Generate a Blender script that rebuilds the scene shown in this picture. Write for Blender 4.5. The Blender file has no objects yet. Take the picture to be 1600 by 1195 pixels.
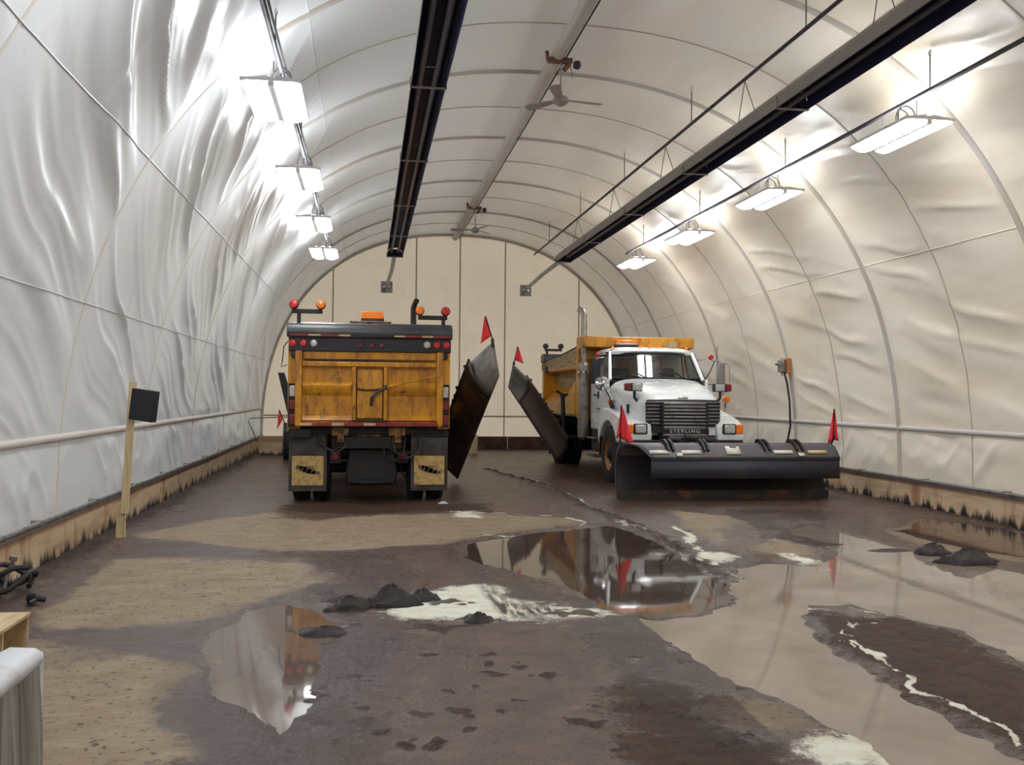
import bpy, bmesh, math, random
import numpy as np
from mathutils import Vector, Matrix
random.seed(4)
scene = bpy.context.scene
COL = scene.collection
R = math.radians

# ---------------------------------------------------------------- camera, world, exposure
EYE = 1.68
F_PX = 1452.0
YAW, PITCH, ROLL = R(8.81), R(0.72), R(0.5)
fwd = Vector((math.sin(YAW) * math.cos(PITCH), math.cos(YAW) * math.cos(PITCH), math.sin(PITCH)))
rgt = Vector((math.cos(YAW), -math.sin(YAW), 0))
upv = rgt.cross(fwd)
rgt2 = rgt * math.cos(ROLL) + upv * math.sin(ROLL)
upv2 = upv * math.cos(ROLL) - rgt * math.sin(ROLL)
cam_data = bpy.data.cameras.new('camera')
cam = bpy.data.objects.new('camera', cam_data)
COL.objects.link(cam)
cam_data.sensor_width = 36.0
cam_data.lens = 36.0 * F_PX / 1600.0
cam_data.clip_start = 0.05
cam_data.clip_end = 200
M4 = Matrix((rgt2, upv2, -fwd)).transposed().to_4x4()
M4.translation = Vector((0, 0, EYE))
cam.matrix_world = M4
scene.camera = cam

world = bpy.data.worlds.new('world')
scene.world = world
world.use_nodes = True
world.node_tree.nodes['Background'].inputs[0].default_value = (0.95, 0.97, 1.0, 1)
world.node_tree.nodes['Background'].inputs[1].default_value = 1.3     # overcast daylight outside; it glows through the cloth
LAMP = 30.0            # radiance of the lamp lenses
scene.view_settings.view_transform = 'Standard'
scene.view_settings.look = 'None'
scene.view_settings.exposure = 0.0
scene.view_settings.gamma = 1.0
scene.view_settings.use_curve_mapping = False

def unproj(px, py, z=0.0):
    """Point of the floor plane z seen at a photo pixel."""
    d = fwd * F_PX + rgt2 * (px - 800.0) - upv2 * (py - 597.5)
    t = (z - EYE) / d.z
    return (d.x * t, d.y * t)

# ---------------------------------------------------------------- noise in numpy
_rng = np.random.RandomState(7)
_T = _rng.rand(256, 256)
def vnoise(x, y):
    x = np.asarray(x, float); y = np.asarray(y, float)
    x, y = np.broadcast_arrays(x, y)
    xi = np.floor(x).astype(int); yi = np.floor(y).astype(int)
    fx = x - xi; fy = y - yi
    fx = fx * fx * fx * (fx * (fx * 6 - 15) + 10); fy = fy * fy * fy * (fy * (fy * 6 - 15) + 10)
    a = _T[xi & 255, yi & 255]; b = _T[(xi + 1) & 255, yi & 255]
    c = _T[xi & 255, (yi + 1) & 255]; d = _T[(xi + 1) & 255, (yi + 1) & 255]
    return (a * (1 - fx) + b * fx) * (1 - fy) + (c * (1 - fx) + d * fx) * fy
def fbm(x, y, o=4):
    s = 0; a = 0.5; n = 0
    for i in range(o):
        s = s + a * vnoise(x * 2 ** i + 17.3 * i, y * 2 ** i + 5.1 * i); n += a; a *= 0.5
    return s / n

# ---------------------------------------------------------------- materials
def srgb(r, g, b):
    f = lambda c: (c / 255 / 12.92) if c / 255 <= 0.04045 else ((c / 255 + 0.055) / 1.055) ** 2.4
    return (f(r), f(g), f(b), 1)
class NT:
    def __init__(s, name):
        s.m = bpy.data.materials.new(name); s.m.use_nodes = True
        s.t = s.m.node_tree; s.b = s.t.nodes['Principled BSDF']
    def n(s, kind, **kw):
        nd = s.t.nodes.new(kind)
        for k, v in kw.items():
            if k[0] == '_': setattr(nd, k[1:], v)
            else: s.set(nd, k, v)
        return nd
    def set(s, nd, k, v):
        key = int(k[1:]) if (k[0] == 'i' and k[1:].isdigit()) else k
        i = nd.inputs[key]
        if isinstance(v, bpy.types.NodeSocket): s.t.links.new(v, i)
        else: i.default_value = v
    def bs(s, k, v): s.set(s.b, k, v)
    def coord(s, scale=(1, 1, 1), which='Object'):
        c = s.n('ShaderNodeTexCoord'); mp = s.n('ShaderNodeMapping')
        s.t.links.new(c.outputs[which], mp.inputs[0]); mp.inputs['Scale'].default_value = scale
        return mp.outputs[0]
    def noise(s, vec, scale=5, detail=4, rough=0.55):
        nd = s.n('ShaderNodeTexNoise', Vector=vec, Scale=scale, Detail=detail, Roughness=rough)
        return nd.outputs[0]
    def ramp(s, fac, a, b, ca=(0, 0, 0, 1), cb=(1, 1, 1, 1)):
        nd = s.n('ShaderNodeValToRGB'); s.t.links.new(fac, nd.inputs[0])
        e = nd.color_ramp.elements
        e[0].position = a; e[0].color = ca; e[1].position = b; e[1].color = cb
        return nd.outputs[0]
    def mix(s, fac, a, b):
        nd = s.n('ShaderNodeMix', _data_type='RGBA')
        for k, v in ((0, fac), (6, a), (7, b)):
            if isinstance(v, bpy.types.NodeSocket): s.t.links.new(v, nd.inputs[k])
            else: nd.inputs[k].default_value = v
        return nd.outputs[2]
    def math(s, op, a, b=0.0, c=None):
        nd = s.n('ShaderNodeMath', _operation=op)
        for k, v in ((0, a), (1, b), (2, c)):
            if v is None: continue
            if isinstance(v, bpy.types.NodeSocket): s.t.links.new(v, nd.inputs[k])
            else: nd.inputs[k].default_value = v
        return nd.outputs[0]
    def bump(s, h, strength=0.3, dist=0.01):
        nd = s.n('ShaderNodeBump', Strength=strength, Distance=dist, Height=h)
        s.bs('Normal', nd.outputs[0])
MATS = {}
def mat(name, col, rough=0.5, metal=0.0, dirt=None, dscale=3.0, dlo=0.5, dhi=0.7, bump=0.0, spec=0.5, stretch=(1, 1, 1), coat=0.0):
    if name in MATS: return MATS[name]
    t = NT(name)
    v = t.coord(stretch)
    base = col
    nz = t.noise(v, dscale, 6, 0.6)
    if dirt is not None:
        base = t.mix(t.ramp(nz, dlo, dhi), col, dirt)
    t.bs('Base Color', base)
    rr = t.n('ShaderNodeMapRange', Value=nz); rr.inputs[1].default_value = 0.3; rr.inputs[2].default_value = 0.7
    rr.inputs[3].default_value = max(0.02, rough - 0.08); rr.inputs[4].default_value = min(1, rough + 0.12)
    t.bs('Roughness', rr.outputs[0])
    t.bs('Metallic', metal); t.bs('Specular IOR Level', spec)
    if coat: t.bs('Coat Weight', coat); t.bs('Coat Roughness', 0.08)
    if bump: t.bump(t.noise(v, dscale * 8, 3), bump, 0.01)
    MATS[name] = t.m
    return t.m
def emis(name, col, strength):
    t = NT(name)
    t.bs('Base Color', (0.8, 0.8, 0.8, 1)); t.bs('Emission Color', col); t.bs('Emission Strength', strength)
    MATS[name] = t.m
    return t.m

# yellow dump body paint with rust and grime
def yellow_mat():
    t = NT('yellow_paint'); v = t.coord((1, 1, 1))
    n1 = t.noise(v, 1.6, 8, 0.65); n2 = t.noise(t.coord((3, 3, .7)), 2.5, 6, 0.7)
    c = t.mix(t.ramp(n1, 0.45, 0.72), srgb(208, 146, 30), srgb(172, 112, 34))
    c = t.mix(t.ramp(n2, 0.48, 0.72), c, srgb(120, 66, 32))
    n3 = t.noise(t.coord((1, 1, 1)), 5, 8, 0.75)
    c = t.mix(t.ramp(n3, 0.57, 0.70), c, srgb(60, 34, 24))
    t.bs('Base Color', c); t.bs('Roughness', 0.42); t.bump(n3, 0.15, 0.01)
    return t.m
YEL = yellow_mat()
def rusty_edge():
    t = NT('rusty_red_paint'); v = t.coord()
    n = t.noise(v, 6, 6, 0.7)
    t.bs('Base Color', t.mix(t.ramp(n, 0.45, 0.6), srgb(118, 40, 32), srgb(150, 96, 34))); t.bs('Roughness', 0.6)
    return t.m
RUSTRED = rusty_edge()
WHITE = mat('white_paint', srgb(226, 230, 230), 0.22, 0, srgb(176, 172, 160), 2.5, 0.62, 0.8, coat=0.6)
BLACK = mat('black_steel', srgb(22, 21, 24), 0.55, 0, srgb(44, 36, 33), 4, 0.5, 0.7, bump=0.1)
YELD = mat('grimy_yellow', srgb(132, 86, 28), 0.6, 0, srgb(46, 34, 28), 9, 0.4, 0.62)
UNDER = mat('grimy_undercarriage', srgb(20, 18, 18), 0.65, 0, srgb(50, 40, 35), 3, 0.5, 0.75, bump=0.2)
DARKBLUE = mat('blue_black_panel', srgb(28, 28, 40), 0.45, 0, srgb(48, 40, 40), 4)
TARP = mat('dark_grey_roll_tarp', srgb(66, 68, 70), 0.38, 0, srgb(38, 36, 38), 1.7, 0.4, 0.65, stretch=(.5, 2, 2))
RUBBER = mat('tyre_rubber', srgb(26, 25, 26), 0.75, 0, srgb(62, 52, 46), 5, 0.5, 0.75, bump=0.2)
FLAP = mat('grey_rubber_flap', srgb(76, 70, 67), 0.8, 0, srgb(54, 47, 44), 4, 0.45, 0.7)
TANP = mat('mudflap_tan_plate', srgb(196, 166, 104), 0.55, 0, srgb(134, 104, 62), 9, 0.45, 0.7)
CHROME = mat('chrome', srgb(210, 214, 220), 0.12, 1.0)
STEEL = mat('dull_galvanised_steel', srgb(150, 150, 150), 0.42, 0.8, srgb(104, 98, 90), 5)
STACK = mat('exhaust_steel', srgb(160, 154, 146), 0.4, 0.7, srgb(110, 96, 84), 4)
PLOW = mat('plow_steel', srgb(82, 78, 84), 0.5, 0.1, srgb(96, 72, 60), 2.2, 0.5, 0.7, bump=0.15)
PLOWSH = mat('plow_steel_shaded', srgb(32, 28, 30), 0.7, 0.0, srgb(66, 46, 36), 3, 0.54, 0.8, bump=0.2)  # rusty plow steel with the shade of the hollow put into its colour
WINGM = mat('wing_plow_rusty_steel', srgb(66, 52, 46), 0.5, 0.2, srgb(92, 62, 46), 2.5, 0.45, 0.7, bump=0.2)
WINGT = mat('wing_deflector_grey', srgb(112, 106, 100), 0.5, 0.1, srgb(80, 70, 62), 4)
EDGE = mat('rusty_cutting_edge', srgb(48, 38, 34), 0.6, 0.0, srgb(112, 74, 46), 2.5, 0.5, 0.68)
DEFL = mat('rubber_deflector', srgb(54, 54, 66), 0.6, 0, srgb(80, 70, 66), 3)
REDL = mat('red_lens', srgb(200, 26, 40), 0.2, coat=0.5)
REDD = mat('dirty_red_lens', srgb(128, 30, 36), 0.4, 0, srgb(84, 36, 34), 12)
AMBER = mat('amber_lens', srgb(244, 128, 20), 0.2, 0, srgb(196, 96, 24), 9, 0.55, 0.75, coat=0.5)
CLEAR = mat('clear_lens', srgb(186, 190, 186), 0.15, 0.3, coat=0.5)
FLAGM = mat('red_flag_cloth', srgb(244, 56, 66), 0.7, 0, srgb(206, 70, 66), 10)
REFW = mat('white_reflective_tape', srgb(214, 208, 196), 0.35)
REFY = mat('yellowed_reflective_tape', srgb(196, 170, 118), 0.4)
REFR = mat('red_reflective_tape', srgb(150, 36, 44), 0.4, 0, srgb(92, 40, 40), 8)
GRILLE = mat('grey_grille_bar', srgb(138, 132, 134), 0.35, 0.5, srgb(100, 92, 92), 6)
INTERIOR = mat('dark_cab_interior', srgb(36, 38, 42), 0.8)
RIM = mat('ochre_wheel_rim', srgb(170, 110, 48), 0.5, 0, srgb(86, 58, 36), 6)
SIDEB = mat('weathered_side_board', srgb(172, 150, 112), 0.75, 0, srgb(120, 98, 74), 4, 0.45, 0.7, stretch=(4, .6, 4))
LETTER = mat('pale_lettering', srgb(196, 190, 190), 0.5)
SMUDGE = mat('dark_flap_emblem', srgb(104, 86, 66), 0.6)
BLUE = mat('blue_door_mark', srgb(70, 92, 140), 0.5)
ORNG = mat('orange_brown_board', srgb(176, 116, 60), 0.6)
HEATB = mat('heater_blue_black', srgb(38, 40, 72), 0.6, 0.0, srgb(48, 50, 76), 2, spec=.3)
HEATG = mat('heater_side_grey', srgb(136, 129, 122), 0.5, 0.2)
HOTTUBE = mat('heater_tube', srgb(100, 100, 116), 0.45, 0.2, srgb(110, 78, 64), 1.2, 0.56, 0.66, stretch=(1, .3, 1))
PIPEB = mat('black_pipe', srgb(50, 48, 56), 0.5, 0.0)
CABLE = mat('black_cable', srgb(34, 32, 34), 0.6)
WIRE = mat('thin_steel_wire', srgb(96, 92, 90), 0.5, 0.5)
LFRAME = mat('lamp_frame_white', srgb(226, 226, 226), 0.4)
FANM = mat('fan_grey', srgb(158, 154, 148), 0.45)
RUSTB = mat('rusty_mount', srgb(122, 84, 66), 0.6, 0, srgb(80, 52, 44), 9)
PINE = mat('pale_pine', srgb(208, 188, 148), 0.65, 0, srgb(182, 156, 114), 5, 0.45, 0.7, stretch=(6, 6, .5))
BOXB = mat('black_plastic', srgb(28, 28, 34), 0.6)
PLYB = mat('light_plywood', srgb(200, 178, 142), 0.65, 0, srgb(176, 148, 110), 3, 0.4, 0.7, stretch=(5, 1, 5))
LAMPM = emis('lamp_lens_lit', (0.95, 0.97, 1.0, 1), LAMP)
SLOTM = emis('lamp_slot_lit', (0.95, 0.97, 1.0, 1), LAMP * .8)

def glass_mat():
    m = bpy.data.materials.new('window_glass'); m.use_nodes = True
    t = m.node_tree; t.nodes.clear()
    o = t.nodes.new('ShaderNodeOutputMaterial'); mx = t.nodes.new('ShaderNodeMixShader')
    tr = t.nodes.new('ShaderNodeBsdfTransparent'); gl = t.nodes.new('ShaderNodeBsdfGlossy'); fr = t.nodes.new('ShaderNodeFresnel')
    tr.inputs[0].default_value = (0.42, 0.47, 0.46, 1); gl.inputs['Roughness'].default_value = 0.02
    fr.inputs[0].default_value = 1.6
    t.links.new(fr.outputs[0], mx.inputs[0]); t.links.new(tr.outputs[0], mx.inputs[1]); t.links.new(gl.outputs[0], mx.inputs[2])
    t.links.new(mx.outputs[0], o.inputs[0])
    return m
GLASS = glass_mat()

def translucent(m, col, fac):
    t = m.node_tree; out = t.nodes['Material Output']; b = t.nodes['Principled BSDF']
    tl = t.nodes.new('ShaderNodeBsdfTranslucent'); tl.inputs[0].default_value = col
    mx = t.nodes.new('ShaderNodeMixShader'); mx.inputs[0].default_value = fac
    t.links.new(b.outputs[0], mx.inputs[1]); t.links.new(tl.outputs[0], mx.inputs[2]); t.links.new(mx.outputs[0], out.inputs[0])
    return m
def fabric_mat():
    t = NT('vault_fabric'); v = t.coord()
    sep = t.n('ShaderNodeSeparateXYZ', Vector=v)
    n = t.noise(v, 0.45, 5, 0.6); n2 = t.noise(t.coord((1, .35, 1.6)), 1.1, 6, 0.6)
    # cream cloth on the right, grey-white cloth on the left
    side = t.math('ADD', sep.outputs[0], t.math('MULTIPLY', n, 1.6))
    k = t.ramp(t.math('MULTIPLY', side, 0.1), 0.12, 0.55)
    c = t.mix(k, srgb(211, 216, 219), srgb(230, 220, 202))
    stain = t.math('MULTIPLY', t.ramp(n2, 0.42, 0.68), t.math('ADD', t.math('MULTIPLY', k, 0.75), 0.04))
    c = t.mix(stain, c, srgb(214, 196, 164))
    # whiter skirt below the purlin and grime at its foot
    low = t.ramp(t.math('ADD', sep.outputs[2], t.math('MULTIPLY', n2, 0.5)), 0.42, 1.0)
    c = t.mix(t.math('MULTIPLY', t.math('SUBTRACT', 1.0, low), 0.55), c, srgb(150, 130, 104))
    t.bs('Base Color', c); t.bs('Roughness', 0.30); t.bs('Specular IOR Level', 0.6)
    t.bump(t.noise(v, 9, 3), 0.12, 0.02)
    return t.m
FAB = translucent(fabric_mat(), (.9, .88, .84, 1), .085)
FABB = translucent(mat('end_wall_cream_fabric', srgb(226, 210, 182), 0.7, 0, srgb(212, 192, 160), 0.8, 0.45, 0.7), (1, .86, .66, 1), .25)
RIBM = mat('grey_rib_sleeve', srgb(192, 187, 182), 0.6, 0, srgb(184, 175, 160), 0.6, 0.4, 0.6)
SEAM = mat('fabric_seam', srgb(184, 172, 156), 0.7)
PURL = mat('purlin_band', srgb(196, 190, 184), 0.6)
SEAMT = mat('tan_stained_rib', srgb(214, 206, 194), 0.7, 0, srgb(200, 186, 164), 0.9)

def board_mat():
    t = NT('mouldy_plywood'); v = t.coord()
    sep = t.n('ShaderNodeSeparateXYZ', Vector=v)
    g = t.noise(t.coord((1, 1, 6)), 1.5, 5, 0.6)
    c = t.mix(t.ramp(g, 0.4, 0.65), srgb(198, 174, 142), srgb(170, 144, 114))
    rust = t.noise(t.coord((2.2, 2.2, .35)), 1.2, 4, 0.6)
    c = t.mix(t.math('MULTIPLY', t.ramp(rust, 0.56, 0.68), 0.7), c, srgb(134, 70, 40))
    edge = t.ramp(sep.outputs[2], 0.335, 0.37)
    c = t.mix(t.math('MULTIPLY', edge, 0.6), c, srgb(128, 78, 52))
    m = t.noise(t.coord((2.6, 2.6, .5)), 1.4, 6, 0.7)
    h = t.math('SUBTRACT', t.math('MULTIPLY', m, 0.80), 0.27)
    k = t.ramp(t.math('SUBTRACT', h, sep.outputs[2]), -0.07, 0.09)
    c = t.mix(k, c, srgb(30, 24, 24))
    t.bs('Base Color', c); t.bs('Roughness', 0.7)
    return t.m
BOARD = board_mat()
BOARDR = mat('red_brown_board', srgb(96, 58, 44), 0.7, 0, srgb(54, 34, 30), 2, 0.4, 0.6)

# ---------------------------------------------------------------- mesh builder
class MB:
    def __init__(s): s.v = []; s.f = []; s.m = []
    def add(s, vs, fs, m=0):
        k = len(s.v); s.v.extend([tuple(p) for p in vs]); s.f.extend([tuple(i + k for i in f) for f in fs]); s.m.extend([m] * len(fs))
        return s
    def box(s, x0, x1, y0, y1, z0, z1, m=0, rot=None, org=None):
        vs = [Vector((x, y, z)) for x in (x0, x1) for y in (y0, y1) for z in (z0, z1)]
        if rot is not None:
            o = Vector(org) if org else Vector(((x0 + x1) / 2, (y0 + y1) / 2, (z0 + z1) / 2))
            vs = [o + rot @ (p - o) for p in vs]
        return s.add(vs, [(0, 1, 3, 2), (4, 6, 7, 5), (0, 4, 5, 1), (2, 3, 7, 6), (0, 2, 6, 4), (1, 5, 7, 3)], m)
    def prism(s, poly, axis, a0, a1, m=0):
        n = len(poly)
        def P(u, w, a):
            return (a, u, w) if axis == 'x' else ((u, a, w) if axis == 'y' else (u, w, a))
        vs = [P(u, w, a0) for u, w in poly] + [P(u, w, a1) for u, w in poly]
        fs = [tuple(range(n))[::-1], tuple(range(n, 2 * n))] + [(i, (i + 1) % n, n + (i + 1) % n, n + i) for i in range(n)]
        return s.add(vs, fs, m)
    def tube(s, pts, r, n=8, m=0, cap=True):
        pts = [Vector(p) for p in pts]; rings = []
        up = Vector((0, 0, 1)); t0 = (pts[1] - pts[0]).normalized()
        if abs(t0.dot(up)) > 0.95: up = Vector((1, 0, 0))
        nrm = (up - t0 * up.dot(t0)).normalized()
        for i, p in enumerate(pts):
            a = pts[max(i - 1, 0)]; b = pts[min(i + 1, len(pts) - 1)]
            t = (b - a).normalized(); nrm = (nrm - t * nrm.dot(t)).normalized(); bi = t.cross(nrm)
            rr = r[i] if isinstance(r, (list, tuple)) else r
            rings.append([p + (nrm * math.cos(2 * math.pi * k / n) + bi * math.sin(2 * math.pi * k / n)) * rr for k in range(n)])
        vs = [q for g in rings for q in g]
        fs = [(i * n + k, i * n + (k + 1) % n, (i + 1) * n + (k + 1) % n, (i + 1) * n + k) for i in range(len(pts) - 1) for k in range(n)]
        if cap: fs += [tuple(range(n))[::-1], tuple(range((len(pts) - 1) * n, len(pts) * n))]
        return s.add(vs, fs, m)
    def lathe(s, prof, org, ax, n=28, m=0, cap=True):
        """prof: (radius, distance along ax) pairs."""
        ax = Vector(ax).normalized(); o = Vector(org)
        u = Vector((0, 0, 1)) if abs(ax.z) < 0.9 else Vector((1, 0, 0))
        u = (u - ax * u.dot(ax)).normalized(); w = ax.cross(u)
        vs = [o + ax * h + (u * math.cos(2 * math.pi * k / n) + w * math.sin(2 * math.pi * k / n)) * max(r, 1e-4) for r, h in prof for k in range(n)]
        fs = [(i * n + k, i * n + (k + 1) % n, (i + 1) * n + (k + 1) % n, (i + 1) * n + k) for i in range(len(prof) - 1) for k in range(n)]
        if cap: fs += [tuple(range(n))[::-1], tuple(range((len(prof) - 1) * n, len(prof) * n))]
        return s.add(vs, fs, m)
    def grid(s, P, m=0):
        """P: array (a, b, 3)."""
        a, b = P.shape[:2]
        k = len(s.v); s.v.extend(map(tuple, P.reshape(-1, 3).tolist()))
        for i in range(a - 1):
            for j in range(b - 1):
                q = k + i * b + j; s.f.append((q, q + 1, q + b + 1, q + b)); s.m.append(m)
        return s
    def build(s, name, mats, parent=None, bevel=0, loc=None, solid=0, recalc=True, rot=None, angle=40):
        me = bpy.data.meshes.new(name)
        me.from_pydata(s.v, [], s.f)
        mats = mats if isinstance(mats, (list, tuple)) else [mats]
        for q in mats: me.materials.append(q)
        if len(mats) > 1: me.polygons.foreach_set('material_index', s.m)
        if recalc:
            bm = bmesh.new(); bm.from_mesh(me); bmesh.ops.recalc_face_normals(bm, faces=bm.faces); bm.to_mesh(me); bm.free()
        me.polygons.foreach_set('use_smooth', [True] * len(me.polygons))
        me.set_sharp_from_angle(angle=R(angle))
        me.update()
        o = bpy.data.objects.new(name, me); COL.objects.link(o)
        if parent is not None: o.parent = parent
        if loc is not None: o.location = loc
        if rot is not None: o.rotation_euler = rot
        if solid:
            md = o.modifiers.new('thick', 'SOLIDIFY'); md.thickness = solid; md.offset = 0
        if bevel:
            md = o.modifiers.new('bevel', 'BEVEL'); md.width = bevel; md.segments = 2; md.limit_method = 'ANGLE'; md.angle_limit = R(40)
        return o
def empty(name, loc=(0, 0, 0), rotz=0, label=None, cat=None, group=None, kind=None):
    o = bpy.data.objects.new(name, None); COL.objects.link(o)
    o.location = loc; o.rotation_euler = (0, 0, rotz); o.empty_display_size = 0.3
    return tag(o, label, cat, group, kind)
def tag(o, label=None, cat=None, group=None, kind=None):
    if label: o['label'] = label
    if cat: o['category'] = cat
    if group: o['group'] = group
    if kind: o['kind'] = kind
    return o
def mesh(name, fn, mats, parent=None, **kw):
    b = MB(); fn(b); return b.build(name, mats, parent, **kw)
def bx(name, x0, x1, y0, y1, z0, z1, m, parent, bevel=0.01, **kw):
    return MB().box(x0, x1, y0, y1, z0, z1).build(name, m, parent, bevel=bevel, **kw)
def tb(name, pts, r, m, parent, n=8, **kw):
    return MB().tube(pts, r, n).build(name, m, parent, **kw)
# ================================================================ SETTING
CX, HA, ZB, HB, NE = 2.62, 5.72, 0.40, 6.10, 2.3
Y0, Y1 = -4.4, 28.0
BAY = 3.6
XL, XR = CX - HA, CX + HA
# arch curve resampled by arc length
_ps = np.linspace(0, math.pi, 2001)
_ax = CX - HA * np.sign(np.cos(_ps)) * np.abs(np.cos(_ps)) ** (2 / NE)
_az = ZB + HB * np.abs(np.sin(_ps)) ** (2 / NE)
_s = np.concatenate([[0], np.cumsum(np.hypot(np.diff(_ax), np.diff(_az)))])
SLEN = _s[-1]
def arch(s):
    return np.interp(s, _s, _ax), np.interp(s, _s, _az)
def archn(s):
    """Normal that points into the hall."""
    e = 0.05
    x0, z0 = arch(np.clip(s - e, 0, SLEN)); x1, z1 = arch(np.clip(s + e, 0, SLEN))
    tx, tz = x1 - x0, z1 - z0; L = np.hypot(tx, tz)
    return tz / L, -tx / L
def arch_z(x):
    q = np.clip(np.abs((np.asarray(x) - CX) / HA), 0, 1)
    return ZB + HB * (1 - q ** NE) ** (1 / NE)
S_PUR = float(np.interp(1.2, _az[:1000], _s[:1000]))
def ridged(n): return 1.08 - np.sqrt((2 * n - 1) ** 2 + .0064)
def fabric_disp(s, y, t):
    """Folds of the slack cloth; t is 0..1 from rib to rib. Positive goes inward."""
    env = np.sin(np.pi * np.clip(t, 0, 1)) ** 0.55
    half = SLEN / 2
    left = s < half
    sl = np.where(left, s, SLEN - s)
    top = np.clip((sl - 5.4) / 1.2, 0, 1)
    # left: long diagonal tension folds that run down and away and gather at the ribs
    u = y + 1.9 * sl + (fbm(y * .5, sl * .5, 2) - .5) * 1.2
    q = y - 0.5 * sl
    fl = ridged(vnoise(u * 1.25 + 3, q * 0.20 + 9)) ** 3 * 0.056 * (.35 + 1.3 * vnoise(q * .5 + 7, u * .3)) \
        + ridged(vnoise(u * 2.9 + 31, q * 0.30 + 2)) ** 2 * 0.020 + (fbm(u * 0.6, q * 0.25, 3) - 0.5) * 0.045
    fl = fl * (.5 + .9 * np.clip(t, 0, 1)) * (1 - top) + (fbm(y * 0.9, sl * 0.5, 2) - 0.5) * 0.03 * top
    # right: short slack drapes that droop towards the camera from rib and seam
    w = (sl - 0.27 * y) + (fbm(y * .8, sl * .8 + 20, 2) - .5) * .35
    hb = np.abs(np.sin(2 * np.pi * np.clip(t, 0, 1))) ** .5 * .6 + .4
    fr = ridged(vnoise(w * 2.6 + 50, y * 0.55 + 4)) ** 3 * 0.055 * (.3 + 1.2 * vnoise(y * .9, w * .8)) \
        + (fbm(w * 1.9 + 8, y * 0.45, 4) - 0.5) * 0.065
    fr = fr * hb * (1 - top) + (fbm(y * 0.9 + 40, sl * 0.5, 2) - 0.5) * 0.03 * top
    d = np.where(left, fl, fr)
    # crumpled skirt below the purlin
    sk = np.clip((S_PUR + 0.05 - sl) / 0.5, 0, 1)
    d = d * (1 - sk) + sk * (ridged(vnoise((y + 0.9 * sl) * 2.4 + 12, (y - 0.9 * sl) * 1.2)) ** 2 * 0.07 + (fbm(y * 2.5, sl * 2.5, 3) - .5) * 0.05)
    foot = np.clip(sl / 0.25, 0, 1)
    pur = 1 - np.exp(-((sl - S_PUR) / 0.10) ** 2)
    return (d * env - 0.018 * np.sin(np.pi * t)) * foot * pur
vault = empty('ceiling', (0, 0, 0), kind='structure')
nb = int(round((Y1 - Y0) / BAY))
for k in range(nb):
    ya, yb = Y0 + k * BAY, Y0 + (k + 1) * BAY
    for h in range(2):
        for side in range(2):
            near = 1.0 if ya > -1 and ya < 16 else 0.6
            ns = int((300 if side == 0 else 200) * near); ny = int((56 if side == 0 else 36) * near)
            s = np.linspace(0, SLEN / 2, ns) + side * SLEN / 2
            t = np.linspace(h * 0.5, h * 0.5 + 0.5, ny)
            S, T = np.meshgrid(s, t, indexing='ij'); Y = ya + T * BAY
            X, Z = arch(S); nx, nz = archn(S)
            D = fabric_disp(S, Y, T)
            # the seam at mid-bay is pulled tight
            D = D * (1 - 0.35 * np.exp(-((T - .5) / 0.03) ** 2))
            P = np.stack([X + nx * D, Y, Z + nz * D], -1)
            b = MB(); b.grid(P)
            b.build('fabric_panel', FAB, vault, recalc=False, angle=180)
def arch_pts(y, off, s0=0.0, s1=None, n=64):
    ss = np.linspace(s0, SLEN if s1 is None else s1, n)
    X, Z = arch(ss); nx, nz = archn(ss)
    return [(float(a + p * off), y, float(c + q * off)) for a, c, p, q in zip(X, Z, nx, nz)]
def on_cloth(S, Y, T, lift=.002):
    X, Z = arch(S); nx, nz = archn(S)
    D = fabric_disp(S, Y, T) * (1 - 0.35 * np.exp(-((T - .5) / 0.03) ** 2)) + lift
    return list(zip((X + nx * D).tolist(), Y.tolist(), (Z + nz * D).tolist()))
for k in range(nb + 1):
    y = Y0 + k * BAY
    s_mid = SLEN * 0.30
    MB().tube(arch_pts(y, -0.008, 0, s_mid, 30), 0.022, 8).build('rib', SEAMT, vault)
    MB().tube(arch_pts(y, -0.012, s_mid, SLEN, 56), 0.052, 10).build('rib', RIBM, vault)
    if k < nb:
        MB().tube(on_cloth(np.linspace(SLEN * .29, SLEN, 150), np.full(150, y + BAY / 2), np.full(150, .5)), 0.011, 6).build('seam', SEAM, vault)
for s in (S_PUR, SLEN - S_PUR):
    x, z = arch(s); nx, nz = archn(s)
    MB().tube([(x, Y0, z), (x, Y1, z)], 0.042, 10).build('purlin', PURL, vault)
for s, r in ((SLEN * .2, .008), (SLEN * .32, .008), (SLEN * .115, .008), (SLEN * .82, .008), (SLEN * .66, .008)):
    yy = np.linspace(Y0, Y1, 260); tt = ((yy - Y0) / BAY) % 1.0
    MB().tube(on_cloth(np.full(260, s), yy, tt), r, 6).build('seam', FAB, vault)
# ridge tube in its fabric sleeve and the cable on its flank
RZ = float(arch_z(CX))
ridge = MB().tube([(CX - .06, Y0 + .02, RZ - .10), (CX - .06, Y1 - .02, RZ - .10)], 0.095, 14).build('trim_1', RIBM)
ridge['kind'] = 'structure'
MB().tube([(CX + .03, Y0 + .3, RZ - .18), (CX + .03, Y1 - .3, RZ - .18)], 0.012, 6).build('cable', CABLE, ridge)

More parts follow.
